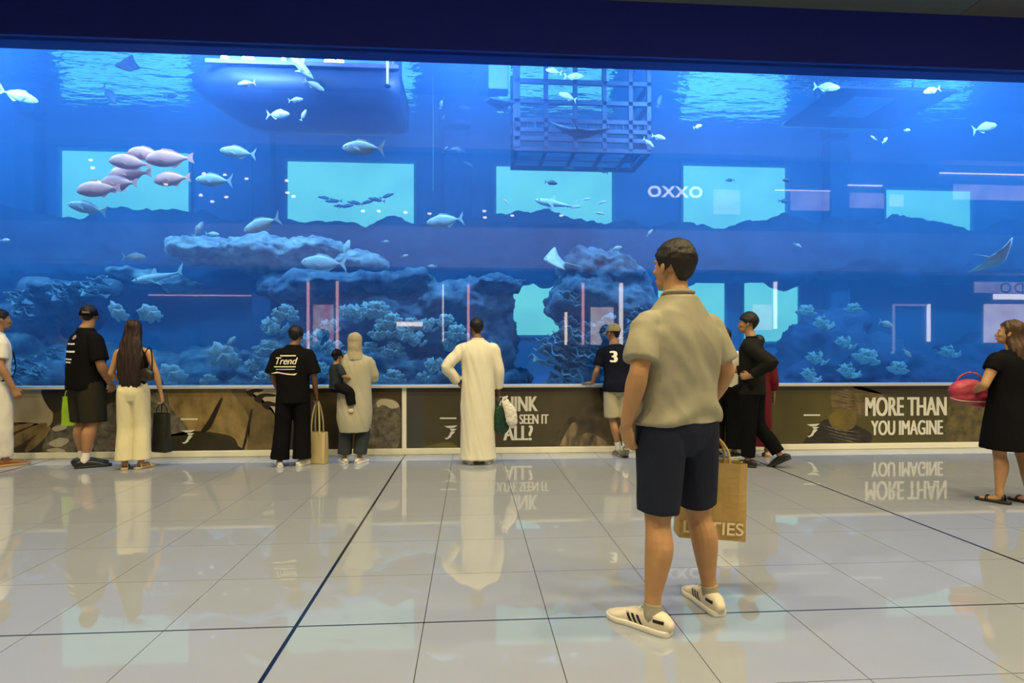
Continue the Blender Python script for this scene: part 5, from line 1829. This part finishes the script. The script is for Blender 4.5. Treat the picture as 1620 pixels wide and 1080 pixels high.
def fish_proto(kind, m):
    """unit length, nose at +X"""
    root = empty({'shark': 'shark', 'ray': 'ray', 'turtle': 'ray'}.get(kind, 'fish'))
    bm = bmesh.new()
    if kind == 'ray':
        N = 24
        U, L = [], []
        pts = [(0.42, 0), (0.36, 0.10), (0.26, 0.22), (0.10, 0.42), (-0.06, 0.56), (-0.10, 0.50), (-0.14, 0.30), (-0.22, 0.16), (-0.30, 0.06)]
        ring = pts + [(x, -y) for x, y in pts[::-1][:-1]]
        rows = []
        for k, h in ((1.0, 0.0), (0.75, 0.035), (0.45, 0.065), (0.15, 0.085)):
            rows.append([(0.06 + (x - 0.06) * k, y * k, h + (0.35 * (abs(y * k) ** 1.6))) for x, y in ring])
        n = len(ring)
        for sg in (1, -0.7):
            V = [[bm.verts.new((x, y, (z - 0.35 * abs(y) ** 1.6) * sg + 0.35 * abs(y) ** 1.6)) for x, y, z in r] for r in rows]
            for a, b in zip(V, V[1:]):
                for k in range(n):
                    bm.faces.new((a[k], a[(k + 1) % n], b[(k + 1) % n], b[k]))
            bm.faces.new(V[-1])
        bmesh.ops.remove_doubles(bm, verts=bm.verts[:], dist=1e-4)
        obj('body', bm, m, root, smooth=True)
        bm = bmesh.new()
        tube(bm, [(-0.22, 0, 0.02), (-0.5, 0.02, 0.03), (-0.85, 0.06, 0.02)], [0.022, 0.012, 0.004], n=8)
        obj('tail', bm, m, root, smooth=True)
        for s_ in (-1, 1):
            bm = bmesh.new()
            ellipsoid(bm, (0.33, s_ * 0.06, 0.03), (0.02, 0.016, 0.016), None, 2)
            obj('eye', bm, eye_b, root)
        return root
    prof = {'jack': [(0.5, 0.008, 0), (0.46, 0.06, 0.0), (0.36, 0.115, 0), (0.2, 0.16, 0), (0.05, 0.165, 0), (-0.12, 0.125, 0), (-0.26, 0.06, 0), (-0.34, 0.022, 0), (-0.38, 0.018, 0)],
            'snapper': [(0.5, 0.015, -0.03), (0.45, 0.08, -0.02), (0.35, 0.145, 0), (0.2, 0.19, 0.01), (0.02, 0.18, 0), (-0.16, 0.12, 0), (-0.28, 0.06, 0), (-0.35, 0.038, 0), (-0.38, 0.036, 0)],
            'slim': [(0.5, 0.008, 0), (0.44, 0.045, 0.0), (0.3, 0.08, 0), (0.1, 0.095, 0), (-0.1, 0.08, 0), (-0.26, 0.04, 0), (-0.35, 0.018, 0), (-0.38, 0.016, 0)],
            'shark': [(0.5, 0.012, 0.02), (0.42, 0.05, 0.01), (0.28, 0.085, 0), (0.1, 0.09, 0), (-0.1, 0.065, 0), (-0.28, 0.03, 0), (-0.38, 0.016, 0.01), (-0.42, 0.014, 0.02)]}[kind]
    wd = {'jack': 0.36, 'snapper': 0.40, 'slim': 0.55, 'shark': 0.8}[kind]
    tube(bm, [(x, 0, z) for x, h, z in prof], [(h * wd, h) for x, h, z in prof], n=14, sub=2, ref=(0, 1, 0))
    body = obj('body', bm, m, root, smooth=True)
    tl_ = {'jack': [(-0.36, 0.015), (-0.43, 0.09), (-0.52, 0.20), (-0.49, 0.08), (-0.455, 0.0), (-0.49, -0.08), (-0.52, -0.20), (-0.43, -0.09), (-0.36, -0.015)],
           'snapper': [(-0.36, 0.03), (-0.44, 0.09), (-0.52, 0.13), (-0.48, 0.0), (-0.52, -0.13), (-0.44, -0.09), (-0.36, -0.03)],
           'slim': [(-0.36, 0.012), (-0.44, 0.07), (-0.52, 0.12), (-0.46, 0.0), (-0.52, -0.12), (-0.44, -0.07), (-0.36, -0.012)],
           'shark': [(-0.38, 0.02), (-0.46, 0.12), (-0.54, 0.20), (-0.50, 0.08), (-0.46, 0.01), (-0.48, -0.06), (-0.40, -0.01)]}[kind]
    bm = bmesh.new()
    slab(bm, tl_, 0.006)
    obj('tail_fin', bm, m, root)
    bm = bmesh.new()
    if kind == 'shark':
        slab(bm, [(0.14, 0.07), (0.04, 0.20), (0.0, 0.19), (0.0, 0.07)], 0.008)
    else:
        h = max(p[1] for p in prof)
        slab(bm, [(0.22, h * 0.9), (0.12, h + 0.05), (-0.06, h + 0.02), (-0.28, 0.075), (-0.24, 0.04), (0.0, h * 0.8)], 0.006)
    obj('dorsal_fin', bm, m, root)
    if kind != 'shark':
        bm = bmesh.new()
        h = max(p[1] for p in prof)
        slab(bm, [(0.0, -h * 0.85), (-0.1, -h - 0.03), (-0.27, -0.07), (-0.22, -0.04)], 0.006)
        obj('anal_fin', bm, m, root)
    for s_ in (-1, 1):
        bm = bmesh.new()
        slab(bm, [(0.22, -0.02), (0.02, -0.10), (0.06, -0.03), (0.18, 0.02)] if kind != 'shark' else [(0.22, -0.03), (0.02, -0.16), (0.08, -0.03)], 0.005)
        for v in bm.verts:
            t = (0.22 - v.co.x)
            v.co.y += s_ * (wd * 0.14 + 0.35 * t)
        obj('pectoral_fin', bm, m, root)
        bm = bmesh.new()
        ellipsoid(bm, (0.40, s_ * 0.085 * wd, 0.025), (0.016, 0.008, 0.016), None, 2)
        obj('eye', bm, eye_b, root)
    return root


FP = {}


def fish(kind, m, px, py, length, ang, Y, label, group, face=1, yaw=0.0, roll=0.0):
    """length in picture px; ang degrees nose up; face +1 swims to the right, -1 to the left"""
    key = (kind, m.name)
    if key not in FP:
        FP[key] = fish_proto(kind, m)
        o = FP[key]
    else:
        o = copy_tree(FP[key])
    o.location = atY(px, py, Y)
    s = length / FPX * Y / max(0.35, math.cos(math.radians(yaw)))
    o.scale = (s, s, s)
    rz = (0 if face > 0 else math.pi) + math.radians(yaw)
    o.rotation_euler = Euler((math.radians(roll), -math.radians(ang), rz), 'XYZ')
    tag(o, label, 'fish', group)
    return o


SN = ('pinkish snapper in the loose school before a lit window', 'pink snapper school')
for px, py, L, a, Y, f in ((206, 257, 58, 4, 8.7, -1), (233, 244, 50, 2, 8.8, -1), (268, 251, 66, -6, 8.65, -1), (206, 274, 62, -3, 8.9, -1), (188, 289, 58, 2, 8.75, -1), (156, 299, 62, -6, 8.7, -1), (272, 283, 56, -5, 8.85, -1), (176, 296, 44, -4, 9.1, -1)):
    fish('snapper', pinkf, px, py, L, a, Y, SN[0], SN[1], f, yaw=rnd.uniform(-15, 15))
JK = ('silver jack with forked tail cruising in open water', 'silver jacks')
for px, py, L, a, Y, f in ((376, 241, 52, 4, 8.6, -1), (338, 285, 56, 2, 8.6, -1), (138, 329, 50, 10, 8.8, -1), (414, 355, 60, -18, 8.6, -1), (574, 234, 66, 3, 8.2, -1), (704, 349, 58, -8, 8.9, -1), (512, 416, 70, 2, 9.2, -1), (212, 406, 34, 0, 9.0, 1),
                           (30, 152, 50, -14, 9.0, 1), (1558, 202, 46, 14, 8.8, 1), (1308, 138, 40, -6, 9.2, 1), (1402, 512, 28, -16, 9.0, 1)):
    fish('jack', silver, px, py, L, a, Y, JK[0], JK[1], f, yaw=rnd.uniform(-12, 12))
SP = ('small pale fish near the top of the tank', 'small pale fish up high')
for px, py, L, a, f in ((876, 113, 26, 8, -1), (908, 121, 30, -6, 1), (898, 153, 30, 16, -1), (1090, 102, 26, 0, 1), (1042, 217, 24, -10, 1), (1026, 226, 22, -30, 1), (1474, 143, 30, -14, -1), (440, 181, 38, -4, 1), (497, 135, 30, -20, 1), (390, 132, 26, -10, -1), (468, 158, 22, 10, 1), (1104, 200, 16, 20, 1),
                        (1400, 222, 16, 40, 1), (1382, 218, 12, 30, -1), (1435, 206, 14, 10, 1), (480, 182, 18, 60, 1)):
    fish('jack', whitef, px, py, L, a, (8.65 if 370 < px < 520 else 9.0) + rnd.uniform(-0.25, 0.25), SP[0], SP[1], f, yaw=rnd.uniform(-20, 20))
SD = ('small dark fish drifting in mid water', 'small dark fish in mid water')
for px, py, L, a, f in ((173, 150, 36, -50, 1), (270, 152, 22, 0, 1), (735, 170, 20, 12, -1), (698, 165, 14, 80, 1), (700, 187, 12, 60, 1), (724, 237, 22, 4, -1), (704, 237, 14, 50, 1), (741, 260, 18, -30, 1), (902, 267, 22, 4, -1), (954, 270, 18, 20, -1), (872, 289, 20, -10, 1), (1043, 160, 22, 70, 1), (1240, 318, 20, 0, 1), (1155, 285, 14, 0, -1), (1245, 285, 16, 0, -1), (712, 238, 10, 0, 1)):
    fish('jack', darkf, px, py, L, a, 9.5 + rnd.uniform(-0.8, 1.4), SD[0], SD[1], f, yaw=rnd.uniform(-20, 20))
SS = ('slim dark fish in a line before the second lit window', 'line of slim dark fish')
for px, py, L, a, f in ((514, 313, 22, 8, -1), (528, 318, 26, -4, -1), (548, 326, 24, 6, 1), (562, 321, 26, 10, -1), (580, 320, 24, 14, 1), (596, 316, 26, 8, -1), (612, 310, 24, 18, 1), (538, 326, 20, 0, -1)):
    fish('slim', darkf, px, py, L, a, 10.4 + rnd.uniform(-0.4, 0.4), SS[0], SS[1], f, yaw=rnd.uniform(-12, 12))
SL = ('slim pale fish near the third lit window', 'slim pale fish by the third window')
for px, py, L, a, f in ((928, 315, 16, 10, 1), (952, 320, 18, 16, 1), (948, 337, 20, -8, 1), (800, 318, 18, -50, 1), (908, 327, 24, 4, 1)):
    fish('slim', whitef, px, py, L, a, 9.6 + rnd.uniform(-0.4, 0.4), SL[0], SL[1], f)
SR = ('small pale fish around the reef rocks', 'small pale reef fish')
for px, py, L, a, f in ((314, 362, 26, 60, 1), (336, 370, 18, 0, 1), (548, 392, 26, 70, 1), (610, 382, 12, 0, 1), (684, 421, 14, 0, -1), (975, 393, 20, 16, 1), (1028, 368, 14, 50, 1), (1435, 558, 18, -50, 1), (1412, 558, 10, 0, 1), (8, 380, 16, 0, 1), (365, 540, 22, 40, 1), (1262, 388, 16, -20, 1), (640, 405, 12, 20, 1)):
    fish('jack', silver, px, py, L, a, 8.9 + rnd.uniform(-0.4, 0.6), SR[0], SR[1], f, yaw=rnd.uniform(-20, 20))
fish('shark', silver, 878, 322, 66, 8, 9.6, 'reef shark with raised fin before the third lit window', None, -1)
fish('shark', whitef, 470, 98, 70, -48, 8.9, 'pale bellied shark diving beside the dark hull', None, 1)
fish('shark', silver, 250, 438, 70, -14, 9.6, 'slender shark gliding over the slanting rock shelf', None, -1, yaw=10)
fish('ray', slate, 205, 106, 44, -4, 10.0, 'brownish ray with upturned wing below the surface', None, -1, yaw=20, roll=-50)
fish('ray', darkf, 787, 166, 28, 10, 9.6, 'dark ray gliding beside the steel cage', None, -1, yaw=60, roll=-12)
fish('ray', darkf, 915, 211, 32, 6, 9.2, 'dark ray gliding under the steel cage', None, 1, yaw=75, roll=10)
fish('ray', whitef, 880, 414, 52, 6, 8.7, 'white ray with long thin tail above the gap', None, -1, yaw=20, roll=-46)
fish('ray', whitef, 1574, 411, 66, -6, 8.6, 'large white ray turning in open water', None, 1, yaw=25, roll=-40)

# ------------------------------------------------------------------ things hanging in the tank
steel = mat('cage_steel', (0.012, 0.025, 0.07), rough=0.5, metallic=0.3)
cageY = 9.9
A0, A1 = atY(817, 236, cageY), atY(1026, 236, cageY)
cg = empty('steel_cage', (A0.x, cageY, A0.z))
tag(cg, 'blue grey steel bar cage lowered from the surface', 'cage')
W_, D_ = A1.x - A0.x, 1.0
zt = WATER_Z - 0.05 - A0.z
zs = [0.0, atY(817, 219, cageY).z - A0.z, atY(817, 205, cageY).z - A0.z, atY(817, 190, cageY).z - A0.z, atY(817, 160, cageY).z - A0.z, atY(817, 128, cageY).z - A0.z]


def bar(x0, x1, y0, y1, z0, z1, name='bar'):
    return boxo(name, (min(x0, x1), max(x0, x1), min(y0, y1), max(y0, y1), min(z0, z1), max(z0, z1)), steel, cg)


t_ = 0.035
for x in (0, W_ * 0.22, W_ * 0.44, W_ * 0.66, W_ * 0.86, W_):
    k = 0.06 if x == 0 else t_
    bar(x - k, x + k, -t_, t_, 0, zt, 'post')
    if x in (0, W_):
        bar(x - t_, x + t_, D_ - t_, D_ + t_, 0, zt, 'post')
    bar(x - t_ * 0.7, x + t_ * 0.7, 0, D_, -0.03, 0.03, 'cross_bar')
for z in zs:
    bar(-t_, W_ + t_, -t_, t_, z - t_, z + t_, 'rail')
    if z in (zs[0], zs[1]):
        bar(-t_, W_ + t_, D_ - t_, D_ + t_, z - t_, z + t_, 'rail')
    bar(-t_, t_, 0, D_, z - t_, z + t_, 'rail')
    bar(W_ - t_, W_ + t_, 0, D_, z - t_, z + t_, 'rail')
for k in range(18):
    x = W_ * (k + 0.5) / 18
    bar(x - 0.011, x + 0.011, -0.012, 0.012, zs[2], zs[3], 'baluster')

hullm = mat('hull_blue', (0.012, 0.022, 0.07), rough=0.5, var=0.2)
hy = 9.9
hull = empty('boat', (atY(478, 206, hy).x, hy, atY(478, 206, hy).z))
tag(hull, 'dark boat hull with lilac cabin side below the water surface', 'boat')
ht = atY(478, 134, hy).z - hull.location.z
hl = atY(645, 206, hy).x - atY(318, 206, hy).x
bm = bmesh.new()
rows = []
for k in range(17):
    u = k / 16
    x = -hl / 2 + hl * u
    keel = 0.75 * max(0, 1 - u / 0.36) ** 1.9 + 0.10 * max(0, (u - 0.9) / 0.1)
    wdt = 0.75 * (1 - max(0, 1 - u / 0.25) ** 2 * 0.75)
    row = []
    for a in range(9):
        an = math.pi * a / 8
        row.append(bm.verts.new((x, -math.cos(an) * wdt, ht - (ht - keel * ht) * math.sin(an) ** 0.6)))
    rows.append(row)
for a, b in zip(rows, rows[1:]):
    for k in range(8):
        bm.faces.new((a[k], a[k + 1], b[k + 1], b[k]))
bm.faces.new(rows[0])
bm.faces.new(rows[-1][::-1])
for a, b in zip(rows, rows[1:]):
    bm.faces.new((a[0], b[0], b[8], a[8]))
obj('hull', bm, hullm, hull, smooth=True)
zc = WATER_Z - 0.03 - hull.location.z
cabm = mat('cabin_side', (0.10, 0.12, 0.42), rough=0.4, color2=(0.06, 0.08, 0.30), scale=1.0)
boxo('cabin', (-hl * 0.30, hl * 0.47, -0.55, 0.55, ht, zc), cabm, hull, bev=0.03)
for x0, x1 in ((-0.28, -0.02), (0.0, 0.22), (0.24, 0.45)):
    boxo('cabin_pane', (hl * x0, hl * x1, -0.57, -0.55, ht + 0.10, zc - 0.1), mat('cabin_glass', (0.12, 0.25, 0.62), rough=0.2), hull)
boxo('rub_rail', (-hl * 0.36, hl * 0.5, -0.80, -0.74, ht - 0.06, ht), mat('hull_rail', (0.12, 0.10, 0.32), rough=0.5), hull)
for px, w_ in ((384, 0.06), (418, 0.10), (470, 0.03), (538, 0.09), (553, 0.06)):
    x = atY(px, 150, hy).x - hull.location.x
    bm = bmesh.new()
    ellipsoid(bm, (x, -0.70, ht + 0.06), (w_, 0.05, 0.05), None, 2)
    obj('hull_lamp', bm, emis('hull_lamp_light', (0.85, 0.95, 1.0), 9.0), hull)
# slab platform, box on a rod, glowing tube and rope
py_ = 11.0
pl = empty('float_platform', atY(1375, 175, py_))
tag(pl, 'thin dark floating platform with pale edge', 'platform')
bm = bmesh.new()
box(bm, -1.25, 1.05, -0.9, 0.9, 0.0, 0.06, bev=0.01)
obj('deck', bm, hullm, pl)
boxo('edge_trim', (-1.25, 1.05, 0.9, 0.95, 0.0, 0.09), mat('pale_trim', (0.5, 0.8, 0.75), rough=0.5), pl)  # strip of pale colour along the far edge of the deck
for x_ in (-1.1, 0.9):
    boxo('hanger', (x_ - 0.01, x_ + 0.01, -0.01, 0.01, 0.06, WATER_Z - pl.location.z), steel, pl)
boxo('hatch', (-0.7, 0.1, -0.6, 0.3, -0.02, 0.0), mat('hatch_grey', (0.25, 0.32, 0.42), rough=0.6), pl)
pb = empty('pump_box', atY(788, 147, 10.0))
tag(pb, 'square blue box hanging on a rod next to the cage', 'pump')
boxo('case', (-0.17, 0.17, -0.15, 0.15, 0.0, 0.42), mat('pump_blue', (0.08, 0.16, 0.30), rough=0.6), pb, bev=0.02)
boxo('rod', (-0.012, 0.012, -0.012, 0.012, 0.42, WATER_Z - pb.location.z), steel, pb)
tb_ = empty('light_tube', atY(613, 136, 9.0))
tag(tb_, 'upright glowing tube lamp hanging by the hull', 'lamp')
bm = bmesh.new()
lt = min(0.62, WATER_Z - 0.03 - tb_.location.z)
tube(bm, [(0, 0, 0.03), (0, 0, lt)], [0.014, 0.024], n=10, sub=1)
obj('tube', bm, emis('tube_light', (0.55, 0.85, 1.0), 2.2), tb_, smooth=True)
bm = bmesh.new()
ellipsoid(bm, (0, 0, 0), (0.05, 0.05, 0.03), None, 2)
obj('end_cap', bm, steel, tb_)
boxo('cord', (-0.006, 0.006, -0.006, 0.006, lt, WATER_Z - tb_.location.z), steel, tb_)
a = atY(685, 302, 11.2)
bm = bmesh.new()
tube(bm, [(0, 0, 0), (0.004, 0, (WATER_Z - a.z) / 2), (0, 0, WATER_Z - a.z)], [0.011] * 3, n=8, sub=2)
tag(obj('rope', bm, mat('pale_rope', (0.14, 0.22, 0.3), rough=0.8), loc=a), 'thin pale rope hanging straight down in the water', 'rope')
# ------------------------------------------------------------------ the mall opposite the tank (seen mirrored in the acrylic)
MY = -9.2
VY = 2 * WALL_Y - MY          # its mirrored distance


def mx_(px, py):
    v = atY(px, py, VY)
    return v.x, v.z


shop_wall = mat('shopfront_wall', (0.16, 0.15, 0.15), rough=0.6)
tag(boxo('wall_back_mall', (HX0, HX1, MY - 0.15, MY, 0, 11.6), shop_wall), kind='structure')
fas = mat('balcony_fascia', (0.55, 0.52, 0.58), rough=0.6)
tag(boxo('trim_7', (HX0, HX1, MY, MY + 0.9, 4.6, 6.2), fas), kind='structure')
tag(boxo('trim_8', (HX0, HX1, MY, MY + 0.6, 9.4, 11.5), fas), kind='structure')
warm_led = emis('led_warm', (1.0, 0.78, 0.58), 11.0)
pink_led = emis('led_pink', (1.0, 0.48, 0.45), 7.0)
white_led = emis('led_white', (1.0, 0.92, 0.85), 9.0)
lilac = emis('shop_light', (0.85, 0.72, 0.80), 2.6, (0.55, 0.45, 0.60), 1.2)
pic = emis('screen_picture', (0.95, 0.35, 0.32), 3.2, (1.0, 0.9, 0.75), 2.2)
pic2 = emis('screen_white', (0.95, 0.85, 0.82), 5.0, (0.8, 0.6, 0.6), 1.2)
frame_m = mat('shop_frame', (0.05, 0.05, 0.06), rough=0.4)


def rect(root, x0, y0, x1, y1, m, name, dy=0.0, th=0.05):
    a, c = mx_(x0, y0), mx_(x1, y1)
    y = MY + 0.03 + dy
    X0, X1 = sorted((a[0], c[0]))
    Z0, Z1 = sorted((a[1], c[1]))
    return boxo(name, (X0 - root.location.x, X1 - root.location.x, y - root.location.y, y + th - root.location.y, max(Z0, 0.02) - root.location.z, Z1 - root.location.z), m, root)


def shop(name, label, cat, px):
    x = mx_(px, 500)[0]
    r = empty(name, (x, MY + 0.05, 0))
    tag(r, label, cat)
    return r


r = shop('shop_display', 'tall shop display in a pink lit upright frame', 'display', 512)
rect(r, 486, 445, 490, 556, pink_led, 'lit_bar')
rect(r, 532, 445, 536, 556, pink_led, 'lit_bar')
rect(r, 490, 445, 532, 448, frame_m, 'top_bar')
rect(r, 496, 482, 528, 540, pic, 'screen')
r = shop('shop_column', 'pair of slim lit bars on a shop column', 'lamp', 722)
rect(r, 700, 450, 702, 540, white_led, 'lit_bar')
rect(r, 739, 450, 743, 560, pink_led, 'lit_bar')
rect(r, 703, 450, 738, 556, frame_m, 'panel')
r = shop('shop_display', 'wide shop display with bright picture between lit bars', 'display', 952)
rect(r, 920, 448, 924, 545, pink_led, 'lit_bar')
rect(r, 979, 448, 985, 545, white_led, 'lit_bar')
rect(r, 924, 448, 979, 451, frame_m, 'top_bar')
rect(r, 934, 486, 970, 545, pic2, 'screen')
rect(r, 893, 494, 897, 545, warm_led, 'lit_bar')
r = shop('shop_display', 'shop display with rosy picture and one white lit bar', 'display', 1190)
rect(r, 1223, 446, 1228, 520, white_led, 'lit_bar')
rect(r, 1190, 482, 1220, 522, pic, 'screen')
rect(r, 1176, 446, 1222, 449, frame_m, 'top_bar')
r = shop('shop_doorway', 'dark shop doorway outlined by a white light strip', 'doorway', 1440)
rect(r, 1411, 481, 1414, 556, lilac, 'lit_bar')
rect(r, 1465, 481, 1470, 540, white_led, 'lit_bar')
rect(r, 1414, 481, 1465, 484, lilac, 'lit_bar')
r = shop('shop_window', 'bright white shop window below dark letters', 'shop window', 1590)
rect(r, 1555, 481, 1660, 542, pic2, 'screen')
rect(r, 1570, 465, 1660, 474, white_led, 'lit_bar')
me = text_mesh('ALDO', 0.62, 1.1, spacing=1.25)
for v in me.vertices:
    v.co = (-v.co.x, 0.12, v.co.y)
me.update()
lt_ = link('lettering', me, frame_m, r)
lt_.location = (mx_(1612, 457)[0] - r.location.x, 0.0, mx_(1612, 457)[1])
rect(r, 1540, 446, 1660, 464, lilac, 'sign_panel')
r = shop('light_strip', 'short bright warm light strip on a shopfront', 'lamp', 648)
rect(r, 628, 509, 669, 516, warm_led, 'lit_bar')
r = shop('light_strip', 'long thin pink light strip along a shopfront', 'lamp', 320)
rect(r, 236, 466, 398, 468.5, pink_led, 'lit_bar')
# upper floor
r = shop('shop_sign', 'white lit shop name on a dark upper board', 'sign', 1066)
r.location.z = 6.5
rect(r, 1020, 290, 1112, 322, frame_m, 'board')
me = text_mesh('OXXO', 0.62, 1.15, offset=0.02, spacing=1.15)
for v in me.vertices:
    v.co = (-v.co.x, 0.12, v.co.y)
me.update()
lt_ = link('lettering', me, white_led, r)
lt_.location = (0, 0, mx_(1066, 306)[1] - 6.5)
for k, (x0, y0, x1, y1) in enumerate(((1128, 300, 1170, 340), (1250, 303, 1311, 334), (1343, 305, 1397, 330), (1406, 308, 1428, 328), (1507, 292, 1640, 318))):
    r = shop('shop_window', ['square lit upper shop window with display shelves', 'wide lilac lit upper shop window under a light strip', 'lilac lit upper shop window beside a column', 'narrow lilac lit upper shop window', 'long lilac lit upper shop window'][k], 'shop window', (x0 + x1) / 2)
    r.location.z = 6.5
    rect(r, x0, y0, x1, y1, lilac, 'lit_pane', th=0.03)
    rect(r, x0 - 3, y1, x1 + 3, y1 + 2, frame_m, 'sill', th=0.12)
for k, (x0, x1, y) in enumerate(((1225, 1311, 302), (1340, 1394, 294), (1485, 1640, 276))):
    r = shop('light_strip', ['white light strip above the wide upper shop window', 'white light strip above the upper shop window by a column', 'white light strip above the long upper shop window'][k], 'lamp', (x0 + x1) / 2)
    r.location.z = 6.5
    rect(r, x0, y - 1.2, x1, y + 1.2, white_led, 'lit_bar', th=0.08)

# small warm spot lamps along the upper shopfronts
first_l = None
for px, py in ((575, 335), (600, 335), (642, 337), (680, 339), (766, 335), (767, 345), (810, 342), (887, 342), (150, 267), (147, 255), (265, 293), (160, 289), (320, 310), (338, 320), (360, 313), (325, 276), (392, 284), (358, 278), (455, 287), (456, 306), (466, 312)):
    x, z = mx_(px, py)
    if first_l is None:
        r = empty('wall_lamp')
        tag(r, 'small warm spot lamp along the upper shopfronts', 'lamp', 'upper shopfront spot lamps')
        bm = bmesh.new()
        box(bm, -0.05, 0.05, 0.0, 0.12, -0.05, 0.05, bev=0.01)
        obj('lamp_body', bm, frame_m, r)
        bm = bmesh.new()
        ellipsoid(bm, (0, 0.13, 0), (0.085, 0.04, 0.05), None, 2)
        obj('bulb', bm, emis('spot_bulb', (1.0, 0.80, 0.55), 14.0), r, smooth=True)
        first_l = r
    else:
        r = copy_tree(first_l)
    r.location = (x, MY + 0.001, z)
